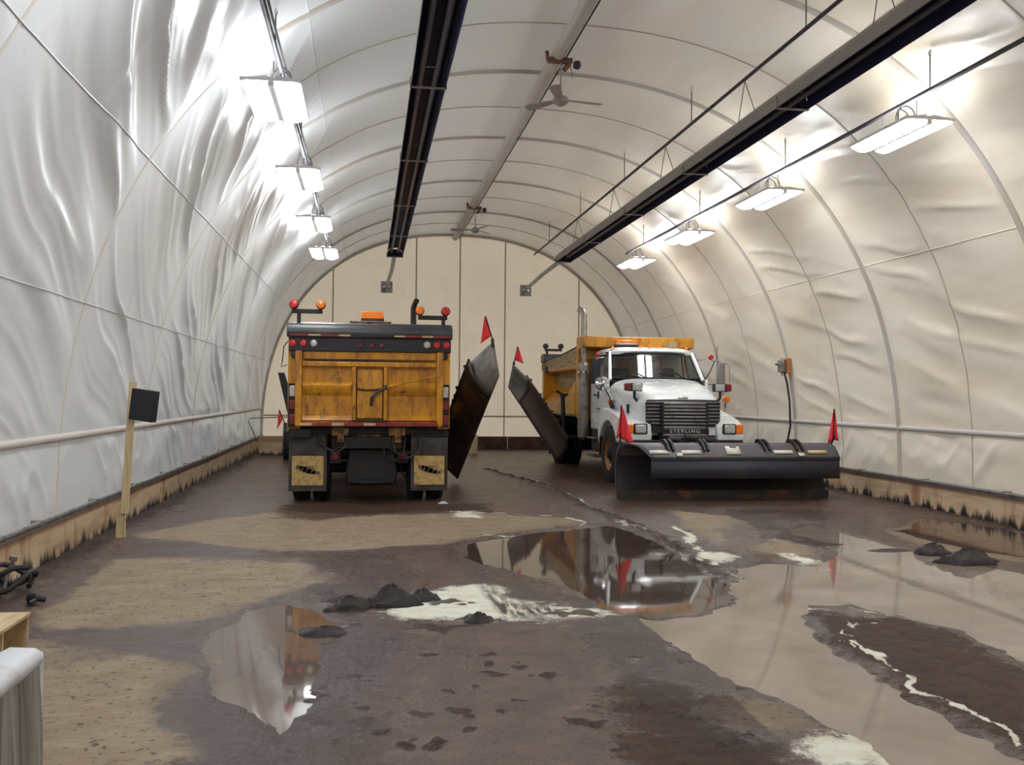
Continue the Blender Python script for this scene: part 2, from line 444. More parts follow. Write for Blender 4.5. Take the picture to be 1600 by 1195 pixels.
# end wall, made of cloth panels hung between vertical seams, with a plank at its foot
def end_wall(name, Y, xs, m, sgn):
    w = empty(name, (0, 0, 0), kind='structure')
    ZS = 1.0
    for a, c in zip(xs[:-1], xs[1:]):
        for lo in (0, 1):
            n = max(6, int((c - a) / 0.12)); X = np.linspace(a, c, n)
            top = arch_z(X)
            V = np.linspace(0, 1, 44 if lo else 10)
            XX, VV = np.meshgrid(X, V, indexing='ij')
            TT = np.repeat(top[:, None], len(V), 1)
            zlo = ZS if lo else ZB - 0.02
            zhi = np.maximum(TT, ZB) if lo else np.minimum(np.maximum(TT, ZB - 0.02), ZS)
            zl = np.minimum(zlo, zhi)
            ZZ = zl + (zhi - zl) * VV
            env = np.abs(np.sin(np.pi * (XX - a) / (c - a))) ** .6
            DD = (ridged(vnoise(XX * 2.2 + 7, ZZ * 0.45)) * 0.05 + (fbm(XX, ZZ * .8, 3) - .5) * .05) * env * (1 if lo else .8) * np.clip((TT - ZZ) / .3, 0, 1) * np.clip(np.abs(ZZ - ZS) / .15, 0, 1)
            P = np.stack([XX, Y - sgn * DD, ZZ], -1)
            b = MB(); b.grid(P); b.build('fabric_panel', m, w, recalc=False, angle=180)
    for x in xs[1:-1]:
        MB().tube([(x, Y - sgn * .01, ZB), (x, Y - sgn * .01, float(arch_z(x)))], 0.02, 6).build('seam', SEAM, w)
    MB().tube([(XL + .05, Y - sgn * .005, ZS), (XR - .05, Y - sgn * .005, ZS)], 0.025, 6).build('seam', SEAM, w)
    MB().tube(arch_pts(Y - sgn * .06, 0.03, 0, SLEN, 72), 0.05, 8).build('rib', RIBM, w)
    return w
end_wall('wall_back', Y1 - .01, [XL, -1.05, 1.4, 2.72, 4.1, 6.4, XR], FABB, 1)
end_wall('wall_front', Y0 + .01, [XL, -1.0, 1.2, 4.0, 6.2, XR], FABB, -1)

# foot boards of 2.4 m plywood and the steel batten that clamps the cloth
def foot_boards(name, axis, fixed, a0, a1, m, thick=0.05, inward=1, step=2.4):
    w = empty(name, (0, 0, 0), kind='structure')
    a = a0; i = 0
    while a < a1 - 0.1:
        b_ = min(a + step, a1); j = random.uniform(-.006, .006); g = 0.004
        if axis == 'y':
            x0, x1 = sorted((fixed - inward * thick, fixed + inward * j))
            bx('plank', x0, x1, a + g, b_ - g, -0.04, 0.395 + j * .5, m, w, 0.004)
        else:
            y0, y1 = sorted((fixed + inward * thick, fixed + inward * j))
            bx('plank', a + g, b_ - g, y0, y1, -0.04, 0.395 + j * .5, m, w, 0.004)
        a = b_; i += 1
    return w
bl = foot_boards('baseboard_left', 'y', XL + .09, Y0, Y1 - .1, BOARD, inward=1)
br = foot_boards('baseboard_right', 'y', XR - .09, Y0, Y1 - .1, BOARD, inward=-1)
foot_boards('baseboard_back', 'x', Y1 - .14, XL + .1, XR - .1, BOARDR, inward=1)
foot_boards('baseboard_front', 'x', Y0 + .14, XL + .1, XR - .1, BOARD, inward=-1)
for x, nme in ((XL + .07, 'trim_2'), (XR - .07, 'trim_3')):
    sg = 1 if x < 0 else -1
    t = MB().box(x - .05, x + .05, Y0 + .1, Y1 - .2, .397, .412)
    t.tube([(x + sg * .025, Y0 + .1, .437), (x + sg * .025, Y1 - .2, .437)], 0.024, 8)
    o = t.build(nme, STEEL, None); o['kind'] = 'structure'
    y = Y0 + 1.0
    while y < Y1 - 1:
        MB().box(x - .045, x + .055, y, y + .07, .412, .468).build('clamp', STEEL, o, bevel=.006)
        y += BAY / 2

# ---------------------------------------------------------------- floor
def sdist(X, Y, poly):
    """Signed distance to a polygon, positive inside."""
    d = np.full(X.shape, 1e9); ins = np.zeros(X.shape, bool)
    n = len(poly)
    for i in range(n):
        ax, ay = poly[i]; bx_, by = poly[(i + 1) % n]
        ex, ey = bx_ - ax, by - ay; L = ex * ex + ey * ey + 1e-12
        t = np.clip(((X - ax) * ex + (Y - ay) * ey) / L, 0, 1)
        d = np.minimum(d, (X - ax - t * ex) ** 2 + (Y - ay - t * ey) ** 2)
        c = ((ay > Y) != (by > Y)); xi = ax + (Y - ay) * ex / (ey if abs(ey) > 1e-9 else 1e-9)
        ins ^= c & (X < xi)
    d = np.sqrt(d)
    return np.where(ins, d, -d)
def ldist(X, Y, line):
    d = np.full(X.shape, 1e9)
    for (ax, ay), (bx_, by) in zip(line[:-1], line[1:]):
        ex, ey = bx_ - ax, by - ay; L = ex * ex + ey * ey + 1e-12
        t = np.clip(((X - ax) * ex + (Y - ay) * ey) / L, 0, 1)
        d = np.minimum(d, (X - ax - t * ex) ** 2 + (Y - ay - t * ey) ** 2)
    return np.sqrt(d)
U = lambda pts: [unproj(*p) for p in pts]
TAN = [
    [(-40, 1010), (60, 1006), (250, 1032), (320, 1045), (300, 1065), (258, 1100), (246, 1140), (285, 1165), (312, 1200), (312, 1400), (-300, 1400)],
    [(150, 905), (190, 875), (330, 872), (470, 875), (500, 890), (530, 912), (470, 925), (400, 950), (300, 978), (200, 985), (60, 990), (60, 958), (110, 940)],
    [(215, 838), (300, 818), (440, 800), (560, 806), (660, 800), (800, 806), (895, 812), (902, 820), (800, 834), (700, 850), (540, 862), (420, 862), (260, 846)],
    [(1050, 800), (1130, 808), (1200, 832), (1290, 872), (1200, 880), (1100, 848)],
    [(1380, 832), (1440, 812), (1640, 835), (1640, 885), (1500, 868)],
    [(420, 900), (500, 893), (500, 915), (420, 935)],
    [(840, 905), (920, 895), (960, 925), (900, 935)],
    [(1100, 1090), (1200, 1100), (1270, 1140), (1180, 1150), (1080, 1130)],
    [(700, 802), (740, 798), (760, 812), (712, 812)],
]
SALT = [
    [(590, 952), (650, 930), (735, 916), (770, 918), (810, 942), (880, 948), (960, 963), (850, 972), (740, 974), (640, 966)],
    [(1240, 1160), (1330, 1150), (1395, 1180), (1410, 1200), (1255, 1200)],
    [(700, 800), (735, 800), (745, 810), (708, 808)],
    [(1050, 868), (1110, 862), (1148, 872), (1120, 880)],
    [(1225, 868), (1280, 876), (1260, 882)],
]
SALTLINE = [
    ([(760, 838), (830, 838), (885, 829), (908, 818), (885, 809), (800, 804), (740, 802)], .035),
    ([(830, 748), (880, 772), (930, 795), (975, 822), (1010, 832)], .045),
    ([(1060, 825), (1085, 850), (1125, 895), (1142, 905)], .05),
    ([(990, 872), (1060, 872), (1130, 880)], .03),
    ([(1252, 953), (1300, 956), (1330, 950), (1370, 960), (1430, 975)], .035),
    ([(1340, 975), (1328, 990), (1360, 1020), (1375, 1045), (1405, 1060), (1412, 1080), (1470, 1095), (1520, 1118), (1560, 1135), (1592, 1168)], .018),
    ([(1300, 962), (1335, 980), (1380, 975)], .018),
    ([(1290, 998), (1325, 1003), (1345, 1015)], .012),
]
WATER = {
    'a': [(728, 852), (800, 840), (900, 826), (950, 822), (1010, 840), (1060, 862), (1110, 885), (1142, 905), (1146, 932), (1105, 955), (1030, 968), (975, 962), (930, 942), (860, 908), (800, 892), (735, 872)],
    'b': [(1005, 966), (1040, 1010), (1130, 1056), (1212, 1096), (1285, 1135), (1345, 1160), (1420, 1215), (1640, 1215), (1560, 1168), (1490, 1130), (1400, 1085), (1320, 1035), (1268, 990), (1246, 962), (1262, 944), (1330, 944), (1430, 968), (1500, 985), (1640, 1048), (1640, 905), (1540, 885), (1500, 878), (1400, 858), (1335, 838), (1270, 822), (1220, 828), (1290, 852), (1310, 872), (1280, 884), (1190, 882), (1148, 890), (1148, 935), (1108, 960), (1050, 970)],
    'c': [(318, 1010), (340, 985), (400, 955), (440, 945), (500, 958), (535, 975), (525, 995), (490, 1008), (500, 1050), (488, 1105), (460, 1150), (425, 1120), (400, 1108), (345, 1085), (330, 1040)],
    'd': [(1400, 830), (1450, 812), (1660, 835), (1660, 880), (1500, 856)],
}
WET = [
    [(70, 992), (200, 990), (330, 980), (330, 1030), (250, 1030), (150, 1034), (60, 1034)],
    [(190, 856), (300, 850), (440, 868), (480, 880), (300, 880)],
    [(320, 985), (480, 960), (620, 975), (640, 1040), (560, 1120), (520, 1260), (300, 1260), (260, 1130), (320, 1060)],
    [(470, 870), (600, 870), (640, 920), (560, 935), (480, 950), (380, 960), (500, 905)],
    [(940, 1000), (1010, 1000), (1060, 1060), (980, 1050)],
    [(1150, 800), (1330, 800), (1400, 850), (1230, 830), (1150, 880), (1100, 850)],
]
DARK = [
    [(1262, 958), (1400, 968), (1500, 992), (1640, 1055), (1640, 1195), (1560, 1160), (1480, 1120), (1400, 1080), (1320, 1030), (1275, 985)],
    [(540, 900), (610, 893), (640, 905), (580, 918)], [(500, 865), (600, 862), (620, 875), (520, 880)],
    [(1130, 862), (1230, 868), (1210, 885), (1100, 890)],
    [(350, 1060), (420, 1080), (470, 1060), (620, 1150), (560, 1260), (330, 1260), (260, 1140), (262, 1110)],
    [(440, 790), (760, 788), (760, 802), (560, 808), (500, 815), (440, 812)],
    [(1190, 828), (1290, 838), (1310, 860), (1230, 850)],
    [(960, 1030), (1090, 1080), (1210, 1180), (1280, 1250), (1000, 1250), (960, 1100)],
]
TRACK = [  # dark dual tyre tracks
    ([(735, 865), (775, 905), (830, 960)], .26),
    ([(950, 985), (1040, 1060), (1130, 1160)], .30),
    ([(760, 735), (860, 765), (930, 800), (1010, 845), (1090, 885), (1140, 915)], .14),
    ([(620, 1000), (400, 1195)], .15),
]
xs = np.linspace(XL + .02, XR - .02, 560)
ys = np.concatenate([np.linspace(Y0, 1.9, 40)[:-1], 2.0 * np.exp(np.linspace(0, math.log((Y1 - .02) / 2.0), 560))])
GX, GY = np.meshgrid(xs, ys, indexing='ij')
wob = (fbm(GX * 2.2, GY * 1.7, 5) - .5)
wx = GX + wob * .25 + (fbm(GX * 9, GY * 7, 3) - .5) * .12; wy = GY + (fbm(GX * 2.9 + 30, GY * 2.6 + 11, 5) - .5) * .22
def area(polys, soft):
    soft = soft * 2.2
    d = np.full(GX.shape, -9.0)
    for p in polys: d = np.maximum(d, sdist(wx, wy, U(p)))
    return 0.5 + 0.5 * np.clip(d / soft, -1, 1)
a_tan = area(TAN, .10); a_salt = area(SALT, .09); a_wet = area(WET, .25); a_dark = area(DARK, .14)
for ln, w in SALTLINE:
    dd = ldist(wx, wy, U(ln)); a_salt = np.maximum(a_salt, np.clip(1.1 - dd / (w * 1.4), 0, 1) * np.clip(vnoise(GX * 7, GY * 5) * 1.6 - .1, 0, 1))
WD = {k: sdist(GX + wob * .22 + (fbm(GX * 9, GY * 7, 3) - .5) * .10, GY + (fbm(GX * 2.5 + 30, GY * 2.2 + 11, 5) - .5) * .2, U(p)) for k, p in WATER.items()}
wd = np.maximum.reduce(list(WD.values()))
a_trk = np.zeros(GX.shape)
for ln, w in TRACK:
    dd = ldist(GX + wob * .06, GY, U(ln)); a_trk = np.maximum(a_trk, np.clip((w - dd) / .06, 0, 1))
H = np.full(GX.shape, .013) + (fbm(GX * 5, GY * 5, 4) - .5) * .010
H += np.clip(-wd, 0, .4) * .01
dip = np.clip(wd / .10, -1, 1)
shore = np.clip((dip + 1) / 2, 0, 1)
H = H * (1 - shore) + shore * (-.014 + (fbm(GX * 3, GY * 3, 3) - .5) * .006)
H += a_dark * (fbm(GX * 14, GY * 14, 3) - .45) * .012 * (1 - shore)
# ridge of slush squeezed up between the tracks, and mud clods
dd = ldist(wx, wy, U([(760, 735), (860, 762), (900, 785), (960, 812), (1030, 838), (1090, 875), (1138, 905)]))
rid = np.clip(1 - dd / .12, 0, 1); H += rid * (.015 + .05 * vnoise(GX * 11, GY * 9)) 
def mud(px, py, r, h, st=1.0):
    global H, a_mud
    x, y = unproj(px, py)
    d = np.hypot((GX - x + (vnoise(GX * 13 + px, GY * 13) - .5) * r * 1.6) / st, GY - y + (vnoise(GX * 13, GY * 13 + py) - .5) * r * 1.6) / r
    g = np.clip(1 - d, 0, 1) * (0.4 + 1.2 * fbm(GX * 9 + px, GY * 9, 3))
    H = H + g * h; a_mud = np.maximum(a_mud, np.clip(g * 3, 0, 1))
a_mud = rid * .8
rr = random.Random(5)
CLODS = [(700, 945, .10, .03, 2), (545, 942, .13, .05, 2), (735, 972, .10, .03, 2.2), (500, 985, .14, .03, 2),
         (1395, 862, .10, .03, 2.5), (1230, 842, .2, .03, 2.5), (1280, 850, .15, .03, 2.5), (520, 935, .12, .04, 1.5), (680, 985, .12, .015, 3),
         (1250, 815, .15, .03, 3), (1205, 830, .15, .02, 3), (890, 962, .1, .02, 3)]
for c in CLODS: mud(*c)
for i in range(60):
    px = rr.uniform(480, 1180); py = rr.uniform(1000, 1180)
    mud(px, py, rr.uniform(.03, .09) * rr.uniform(.5, 1), rr.uniform(.008, .022), rr.uniform(.8, 1.5))
# gravel shoulder along the left boards
gr = np.clip(1 - (GX - XL - .05) / (.55 + .3 * vnoise(GY * .8, GY * 0)), 0, 1) * np.clip((GY - 3) / 3, 0, 1)
H += gr * (.012 + .025 * vnoise(GX * 28, GY * 28)) * .8
grR = np.clip(1 - (XR - GX) / (.4 + .3 * vnoise(GY * .8, GY * 0 + 5)), 0, 1)
H += grR * (.02 + .03 * vnoise(GX * 20, GY * 20)) * .7
a_mud = np.maximum(a_mud, np.maximum(gr, grR) * .8)
nx_, ny_ = GX.shape
fl = bpy.data.meshes.new('floor')
P = np.stack([GX, GY, H], -1).reshape(-1, 3)
I = np.arange(nx_ * ny_).reshape(nx_, ny_)
Q = np.stack([I[:-1, :-1], I[1:, :-1], I[1:, 1:], I[:-1, 1:]], -1).reshape(-1, 4)
fl.vertices.add(len(P)); fl.vertices.foreach_set('co', P.ravel())
fl.loops.add(Q.size); fl.loops.foreach_set('vertex_index', Q.ravel())
fl.polygons.add(len(Q)); fl.polygons.foreach_set('loop_start', np.arange(0, Q.size, 4)); fl.polygons.foreach_set('loop_total', np.full(len(Q), 4))
fl.update(calc_edges=True)
fl.polygons.foreach_set('use_smooth', np.ones(len(Q), bool))
for nm, arr in (('tan', a_tan), ('salt', a_salt), ('wet', a_wet), ('dark', a_dark), ('track', a_trk), ('mud', a_mud), ('shore', np.clip((wd + .45) / .45, 0, 1))):
    at = fl.attributes.new(nm, 'FLOAT', 'POINT'); at.data.foreach_set('value', np.ascontiguousarray(arr, dtype=np.float32).ravel())
def floor_mat():
    t = NT('wet_concrete'); v = t.coord()
    A = lambda n: t.n('ShaderNodeAttribute', _attribute_name=n).outputs['Fac']
    n1 = t.noise(v, 2.6, 9, 0.72); n2 = t.noise(v, 11, 7, 0.75); n3 = t.noise(v, 0.8, 5, 0.65); n4 = t.noise(v, 60, 4, 0.65)
    n5 = t.noise(t.coord((.75, 1.25, 1)), 4, 9, .78)
    M = t.math
    ed = M('ADD', M('MULTIPLY', M('SUBTRACT', n1, .5), 1.5), M('ADD', M('MULTIPLY', M('SUBTRACT', n2, .5), 1.2), M('MULTIPLY', M('SUBTRACT', n4, .5), .5)))
    def msk(name, lo=.42, hi=.58, k=1.0):
        return t.ramp(M('ADD', A(name), M('MULTIPLY', ed, k)), lo, hi)
    base = t.mix(t.ramp(n1, .36, .66), srgb(58, 41, 36), srgb(98, 76, 64))
    base = t.mix(t.ramp(n3, .42, .62), base, srgb(80, 62, 56))
    base = t.mix(M('MULTIPLY', t.ramp(n5, .5, .68), .55), base, srgb(122, 98, 76))
    base = t.mix(M('MULTIPLY', t.ramp(n2, .56, .70), .65), base, srgb(46, 32, 30))
    tanc = t.mix(t.ramp(n5, .35, .68), srgb(160, 145, 121), srgb(128, 109, 90))
    tanc = t.mix(M('MULTIPLY', t.ramp(n2, .56, .70), .6), tanc, srgb(98, 76, 60))
    c = t.mix(M('MULTIPLY', msk('tan', .38, .60, .55), .9), base, tanc)
    dk = msk('dark', .38, .66, .8)
    c = t.mix(M('MULTIPLY', dk, .8), c, t.mix(t.ramp(n2, .40, .66), srgb(48, 33, 28), srgb(84, 62, 46)))
    c = t.mix(M('MULTIPLY', msk('wet', .42, .62, .8), .6), c, srgb(66, 54, 56))
    c = t.mix(M('MULTIPLY', msk('track', .4, .7, .6), .7), c, srgb(58, 47, 45))
    c = t.mix(M('MULTIPLY', A('shore'), .45), c, srgb(54, 40, 34))
    sp = t.ramp(t.noise(v, 22, 5, .6), .60, .66)
    c = t.mix(M('MULTIPLY', sp, .7), c, srgb(38, 28, 27))
    sa = msk('salt', .34, .62, 1.0)
    c = t.mix(sa, c, t.mix(t.ramp(n5, .45, .65), srgb(222, 221, 208), srgb(200, 194, 160)))
    c = t.mix(M('MULTIPLY', A('track'), M('MULTIPLY', A('salt'), t.ramp(t.noise(t.coord((9, 1.5, 1)), 2.0, 3, .6), .35, .55))), c, srgb(82, 70, 66))
    mu = msk('mud', .34, .62, .5)
    c = t.mix(M('MULTIPLY', mu, .9), c, t.mix(t.ramp(n4, .38, .62), srgb(34, 26, 26), srgb(82, 68, 62)))
    t.bs('Base Color', c)
    dry = M('MAXIMUM', msk('tan', .38, .60, .55), M('MAXIMUM', sa, mu))
    drk = M('MULTIPLY', dk, M('SUBTRACT', 1.0, A('wet')))
    dry = M('MAXIMUM', dry, drk)
    r = M('ADD', M('MULTIPLY', dry, .34), .34)
    r = M('SUBTRACT', r, M('MULTIPLY', msk('wet', .30, .55, .6), .26))
    r = M('ADD', r, M('MULTIPLY', M('SUBTRACT', n1, .5), .5))
    r = M('SUBTRACT', r, M('MULTIPLY', M('MULTIPLY', A('shore'), M('SUBTRACT', 1.0, drk)), .12))
    t.bs('Roughness', M('MAXIMUM', r, .08))
    t.bs('Specular IOR Level', M('SUBTRACT', .5, M('MULTIPLY', dry, .3)))
    h = M('ADD', M('MULTIPLY', n4, .6), M('ADD', M('MULTIPLY', n2, 1.0), n1))
    h = M('ADD', h, M('MULTIPLY', A('wet'), M('MULTIPLY', t.noise(v, 24, 3, .6), 1.6)))
    t.bump(h, .65, .014)
    return t.m
fl.materials.append(floor_mat())
floor = bpy.data.objects.new('floor', fl); COL.objects.link(floor); floor['kind'] = 'structure'

# ---------------------------------------------------------------- puddles: flat sheets of murky water lying in the dips
def water_mat(nm, c1, c2):
    t = NT(nm); v = t.coord()
    n = t.noise(v, 1.1, 5, .6)
    t.bs('Base Color', t.mix(t.ramp(n, .35, .65), c1, c2))
    t.bs('Roughness', .04); t.bs('IOR', 1.45); t.bs('Specular IOR Level', .65)
    t.bump(t.noise(t.coord((1, 1, 1)), 1.5, 2), .03, .02)
    return t.m
WATERM = water_mat('dark_water', srgb(82, 68, 60), srgb(66, 54, 48))
MIDM = water_mat('brown_water', srgb(112, 98, 88), srgb(94, 80, 72))
SILTM = water_mat('silty_water', srgb(150, 136, 122), srgb(130, 117, 106))
PUD = {'a': 'brown puddle reflecting the yellow dump body, in the middle of the floor',
       'b': 'large pale muddy puddle spreading to the right foreground',
       'c': 'small puddle at the left edge of the wet patch in the left foreground',
       'd': 'narrow ochre puddle at the foot of the right wall'}
for k, lab in PUD.items():
    d = WD[k]
    others = np.maximum.reduce([WD[q] for q in WD if q != k])
    sel = (d > -.13) & (d >= others) & (GX > XL + .2) & (GX < XR - .2)
    cell = sel[:-1, :-1] & sel[1:, :-1] & sel[1:, 1:] & sel[:-1, 1:]
    fsel = Q.reshape(nx_ - 1, ny_ - 1, 4)[cell]
    used, inv = np.unique(fsel, return_inverse=True)
    c0 = P[used].copy(); c0[:, 2] = 0.0005
    ox, oy = float(c0[:, 0].mean()), float(c0[:, 1].mean())
    c0[:, 0] -= ox; c0[:, 1] -= oy
    me = bpy.data.meshes.new('puddle'); me.from_pydata(c0.tolist(), [], inv.reshape(-1, 4).tolist())
    me.materials.append({'b': SILTM, 'c': MIDM}.get(k, WATERM)); me.update()
    o = bpy.data.objects.new('puddle', me); COL.objects.link(o); o.location = (ox, oy, 0)
    tag(o, lab, 'puddle')
# ================================================================ TRUCKS (local frame: y forward from the tailgate, x right, z up)
def flag(parent, base, top, w, m=FLAGM, rodr=.012, drop=.5):
    """Pennant hung on a rod; base and top are the rod's ends."""
    b0, t0 = Vector(base), Vector(top)
    rod = tb('flag_rod', [b0, b0.lerp(t0, .5), t0], rodr, BLACK, parent, 6)
    n = 9; L = (t0 - b0).length; dn = (b0 - t0).normalized()
    wd = Vector(w)
    pts = np.zeros((n, 7, 3))
    for i in range(n):
        for j in range(7):
            u = i / (n - 1); q = j / 6
            p = t0 + dn * L * (.02 + drop * u) + wd * (q * (.10 + .90 * u)) + Vector((0, math.sin(q * 9 + u * 3) * .025 * u, -.10 * q * u * L))
            pts[i, j] = p
    b = MB(); b.grid(pts)
    b.build('flag', m, parent, solid=.006, recalc=False)
def wheel(parent, x, y, r=.54, w=.28, side=1, rim=RIM, name='wheel'):
    e = empty(name, (x, y, r)); e.parent = parent
    h = w / 2
    b = MB().lathe([(r * .58, -h * .9), (r * .80, -h), (r * .95, -h * .9), (r, -h * .7), (r, h * .7), (r * .95, h * .9), (r * .80, h), (r * .58, h * .9), (r * .56, 0), (r * .58, -h * .9)], (0, 0, 0), (1, 0, 0), 40, cap=False)
    for k in range(40):
        a = 2 * math.pi * k / 40
        for s in (-1, 1):
            c = Vector((s * h * .42, math.cos(a + s * .05) * r, math.sin(a + s * .05) * r))
            rt = Matrix.Rotation(a, 3, 'X')
            b.box(c.x - h * .32, c.x + h * .32, c.y - .018, c.y + .018, c.z - .024, c.z + .024, rot=rt)
    b.build('tyre', RUBBER, e)
    s = side
    MB().lathe([(r * .60, s * h * .85), (r * .58, s * h * .80), (r * .5, s * h * .3), (r * .44, s * h * .1), (.02, s * h * .1), (.02, -s * h * .1), (r * .4, -s * h * .1), (r * .57, -s * h * .3)], (0, 0, 0), (1, 0, 0), 30, cap=False).build('rim', rim, e)
    MB().lathe([(r * .40, s * h * .30), (r * .36, s * h * .42), (r * .16, s * h * .55), (r * .14, s * h * 1.0), (.02, s * h * 1.02), (.02, s * h * .2), (r * .38, s * h * .2)], (0, 0, 0), (1, 0, 0), 24).build('hub', UNDER, e)
    bn = MB()
    for k in range(10):
        a = 2 * math.pi * k / 10
        p = Vector((s * h * .25, math.cos(a) * r * .32, math.sin(a) * r * .32))
        bn.tube([p, p + Vector((s * h * .35, 0, 0))], .018, 6)
    tag(bn.build('wheel_nuts', STEEL, e), kind='stuff')
    return e
def disc(name, c, r, m, parent, ax=(0, -1, 0), t=.03, n=18):
    return MB().lathe([(r, 0), (r, t * .5), (r * .8, t * .9), (.005, t)], c, ax, n).build(name, m, parent)
def text_mesh(name, s, size, m, parent, loc, rot, ext=.004, ax=1.0):
    cu = bpy.data.curves.new(name, 'FONT'); cu.body = s; cu.size = size; cu.align_x = 'CENTER'; cu.align_y = 'CENTER'; cu.extrude = ext
    cu.space_character = 1.25
    o = bpy.data.objects.new('tmp', cu); COL.objects.link(o)
    dg = bpy.context.evaluated_depsgraph_get(); me = bpy.data.meshes.new_from_object(o.evaluated_get(dg))
    bpy.data.objects.remove(o); me.name = name; me.materials.clear(); me.materials.append(m)
    q = bpy.data.objects.new(name, me); COL.objects.link(q); q.parent = parent; q.location = loc; q.rotation_euler = rot; q.scale = (ax, 1, 1)
    return q

def dump_body(T, left):
    # ---- body: floor, recessed side walls, sloped skirts, corner posts, header
    body = empty('dump_body', (0, 0, 0)); body.parent = T
    bx('body_floor', -1.15, 1.15, .06, 4.12, 1.22, 1.34, YEL, body)
    for s in (-1, 1):
        prof = [(.80, 1.94), (.84, 1.92), (1.22, 1.52), (1.22, 1.26), (1.17, 1.26), (1.15, 1.48), (.76, 1.86)]
        MB().prism([(s * a, c) for a, c in prof], 'y', .12, 3.95).build('side_wall', YEL, body, bevel=.006)
        bx('corner_post', s * 1.13 - .095, s * 1.13 + .095, 0, .14, 1.17, 2.60, YEL, body, .015)
        MB().prism([(s * a, c) for a, c in ((.78, 1.88), (.82, 1.88), (.90, 2.30), (.86, 2.30))], 'y', .12, 3.95).build('recessed_wall', SIDEB, body, bevel=.004)
        MB().prism([(s * a, c) for a, c in ((.86, 2.26), (1.16, 2.30), (1.19, 2.34), (1.19, 2.38), (.86, 2.36))], 'y', .12, 3.95).build('top_rail', YEL, body, bevel=.01)
        MB().prism([(s * a, c) for a, c in ((.6, 1.3), (1.22, 1.3), (1.22, 2.36), (.85, 2.36), (.75, 1.8), (1.1, 1.5), (.9, 1.3))], 'y', .12, .2).build('post_web', YEL, body)
        # slanting gusset that closes the skirt towards the header
        MB().prism([(2.75, 1.28), (3.95, 1.28), (3.95, 2.02), (3.80, 2.0), (2.75, 1.54)], 'x', s * .95, s * 1.232).build('skirt_gusset', YEL, body, bevel=.008)
        for y0, y1, z0, z1 in ((.14, 4.0, 2.37, 2.56),):
            MB().prism([(y0, z0), (y1, z0), (y1, 2.78), (2.2, 2.66), (y0, z1 + .03)], 'x', s * 1.17 - .02, s * 1.17 + .02).build('side_board', SIDEB, body, bevel=.004)
        tb('tarp_edge', [(s * 1.17, .1, 2.60), (s * 1.17, 2.2, 2.68), (s * 1.17, 4.0, 2.80)], .028, BLACK, body, 8)
        bx('rail_clamp', s * 1.17 - .05, s * 1.17 + .06, .35, .55, 2.30, 2.46, BLACK, body, .01)
    MB().prism([(3.95, 1.2), (4.14, 1.2), (4.14, 2.72), (4.62, 2.76), (4.62, 2.98), (4.5, 3.0), (3.95, 3.0)], 'x', -1.22, 1.22).build('header', YEL, body, bevel=.02)
    bx('header_rib', -1.2, 1.2, 4.13, 4.19, 2.5, 2.58, YEL, body)
    # ---- tailgate
    tg = empty('tailgate', (0, 0, 0)); tg.parent = T
    yb = -.02
    bx('gate_skin', -1.02, 1.02, yb + .05, yb + .09, 1.21, 2.36, YEL, tg, .003)
    for s in (-1, 1):
        bx('gate_stile', s * 1.065 - .05, s * 1.065 + .05 - .0, yb - .055, yb + .08, 1.21, 2.36, YEL, tg, .012).location.x = -s * .0
    bx('gate_top_panel', -1.01, 1.01, yb + .0, yb + .07, 2.235, 2.36, YEL, tg, .01)
    bx('gate_top_rail', -1.01, 1.01, yb - .035, yb + .06, 2.12, 2.20, YEL, tg, .015)
    MB().tube([(-.98, yb + .02, 2.215), (-.3, yb + .015, 2.212), (.1, yb + .01, 2.208), (.98, yb + .02, 2.205)], [.006, .016, .014, .006], 6).build('rust_bead', UNDER, tg)
    for x in (-.235, .235):
        bx('gate_mullion', x - .028, x + .028, yb - .04, yb + .06, 1.28, 2.12, YEL, tg, .01)
    for x0, x1 in ((-1.01, -.27), (.27, 1.01)):
        MB().prism([(yb - .03, 1.84), (yb - .03, 1.775), (yb + .06, 1.66), (yb + .06, 1.90)], 'x', x0, x1).build('gate_ledge', YEL, tg, bevel=.004)
        MB().prism([(yb - .02, 1.30), (yb + .06, 1.38), (yb + .06, 1.28)], 'x', x0, x1).build('gate_foot', YEL, tg)
    bx('gate_bottom_rail', -1.02, 1.02, yb - .05, yb + .08, 1.205, 1.285, RUSTRED, tg, .012)
    door = bx('chute_door', -.195, .195, yb - .01, yb + .05, 1.33, 2.08, YEL, tg, .01)
    mesh('door_frame', lambda b: (b.box(-.212, -.196, yb - .005, yb + .05, 1.3, 2.11), b.box(.196, .212, yb - .005, yb + .05, 1.3, 2.11), b.box(-.26, .26, yb - .06, yb + .05, 1.275, 1.305)), UNDER, tg)
    tb('door_chain', [(-.2, yb - .02, 1.785), (-.08, yb - .025, 1.765), (.08, yb - .025, 1.77), (.2, yb - .03, 1.80)], .012, UNDER, tg, 6)
    tb('door_lever', [(.24, yb - .06, 1.81), (.14, yb - .07, 1.76), (.03, yb - .07, 1.66)], .022, FLAP, tg, 8)
    tb('lever_handle', [(.03, yb - .07, 1.66), (.02, yb - .08, 1.52)], .026, UNDER, tg, 8)
    tb('latch_rod', [(.24, yb - .06, 1.81), (.98, yb - .06, 1.99)], .010, YEL, tg, 6)
    disc('lever_pivot', (.235, yb - .04, 1.81), .035, UNDER, tg)
    for x in np.linspace(-.95, .95, 9):
        m_ = REFR if abs((x * 4.2) % 2) > .9 else REFY
        bx('reflector_tape', x - .09, x + .09, yb - .056, yb - .05, 1.222, 1.262, m_, tg, 0)
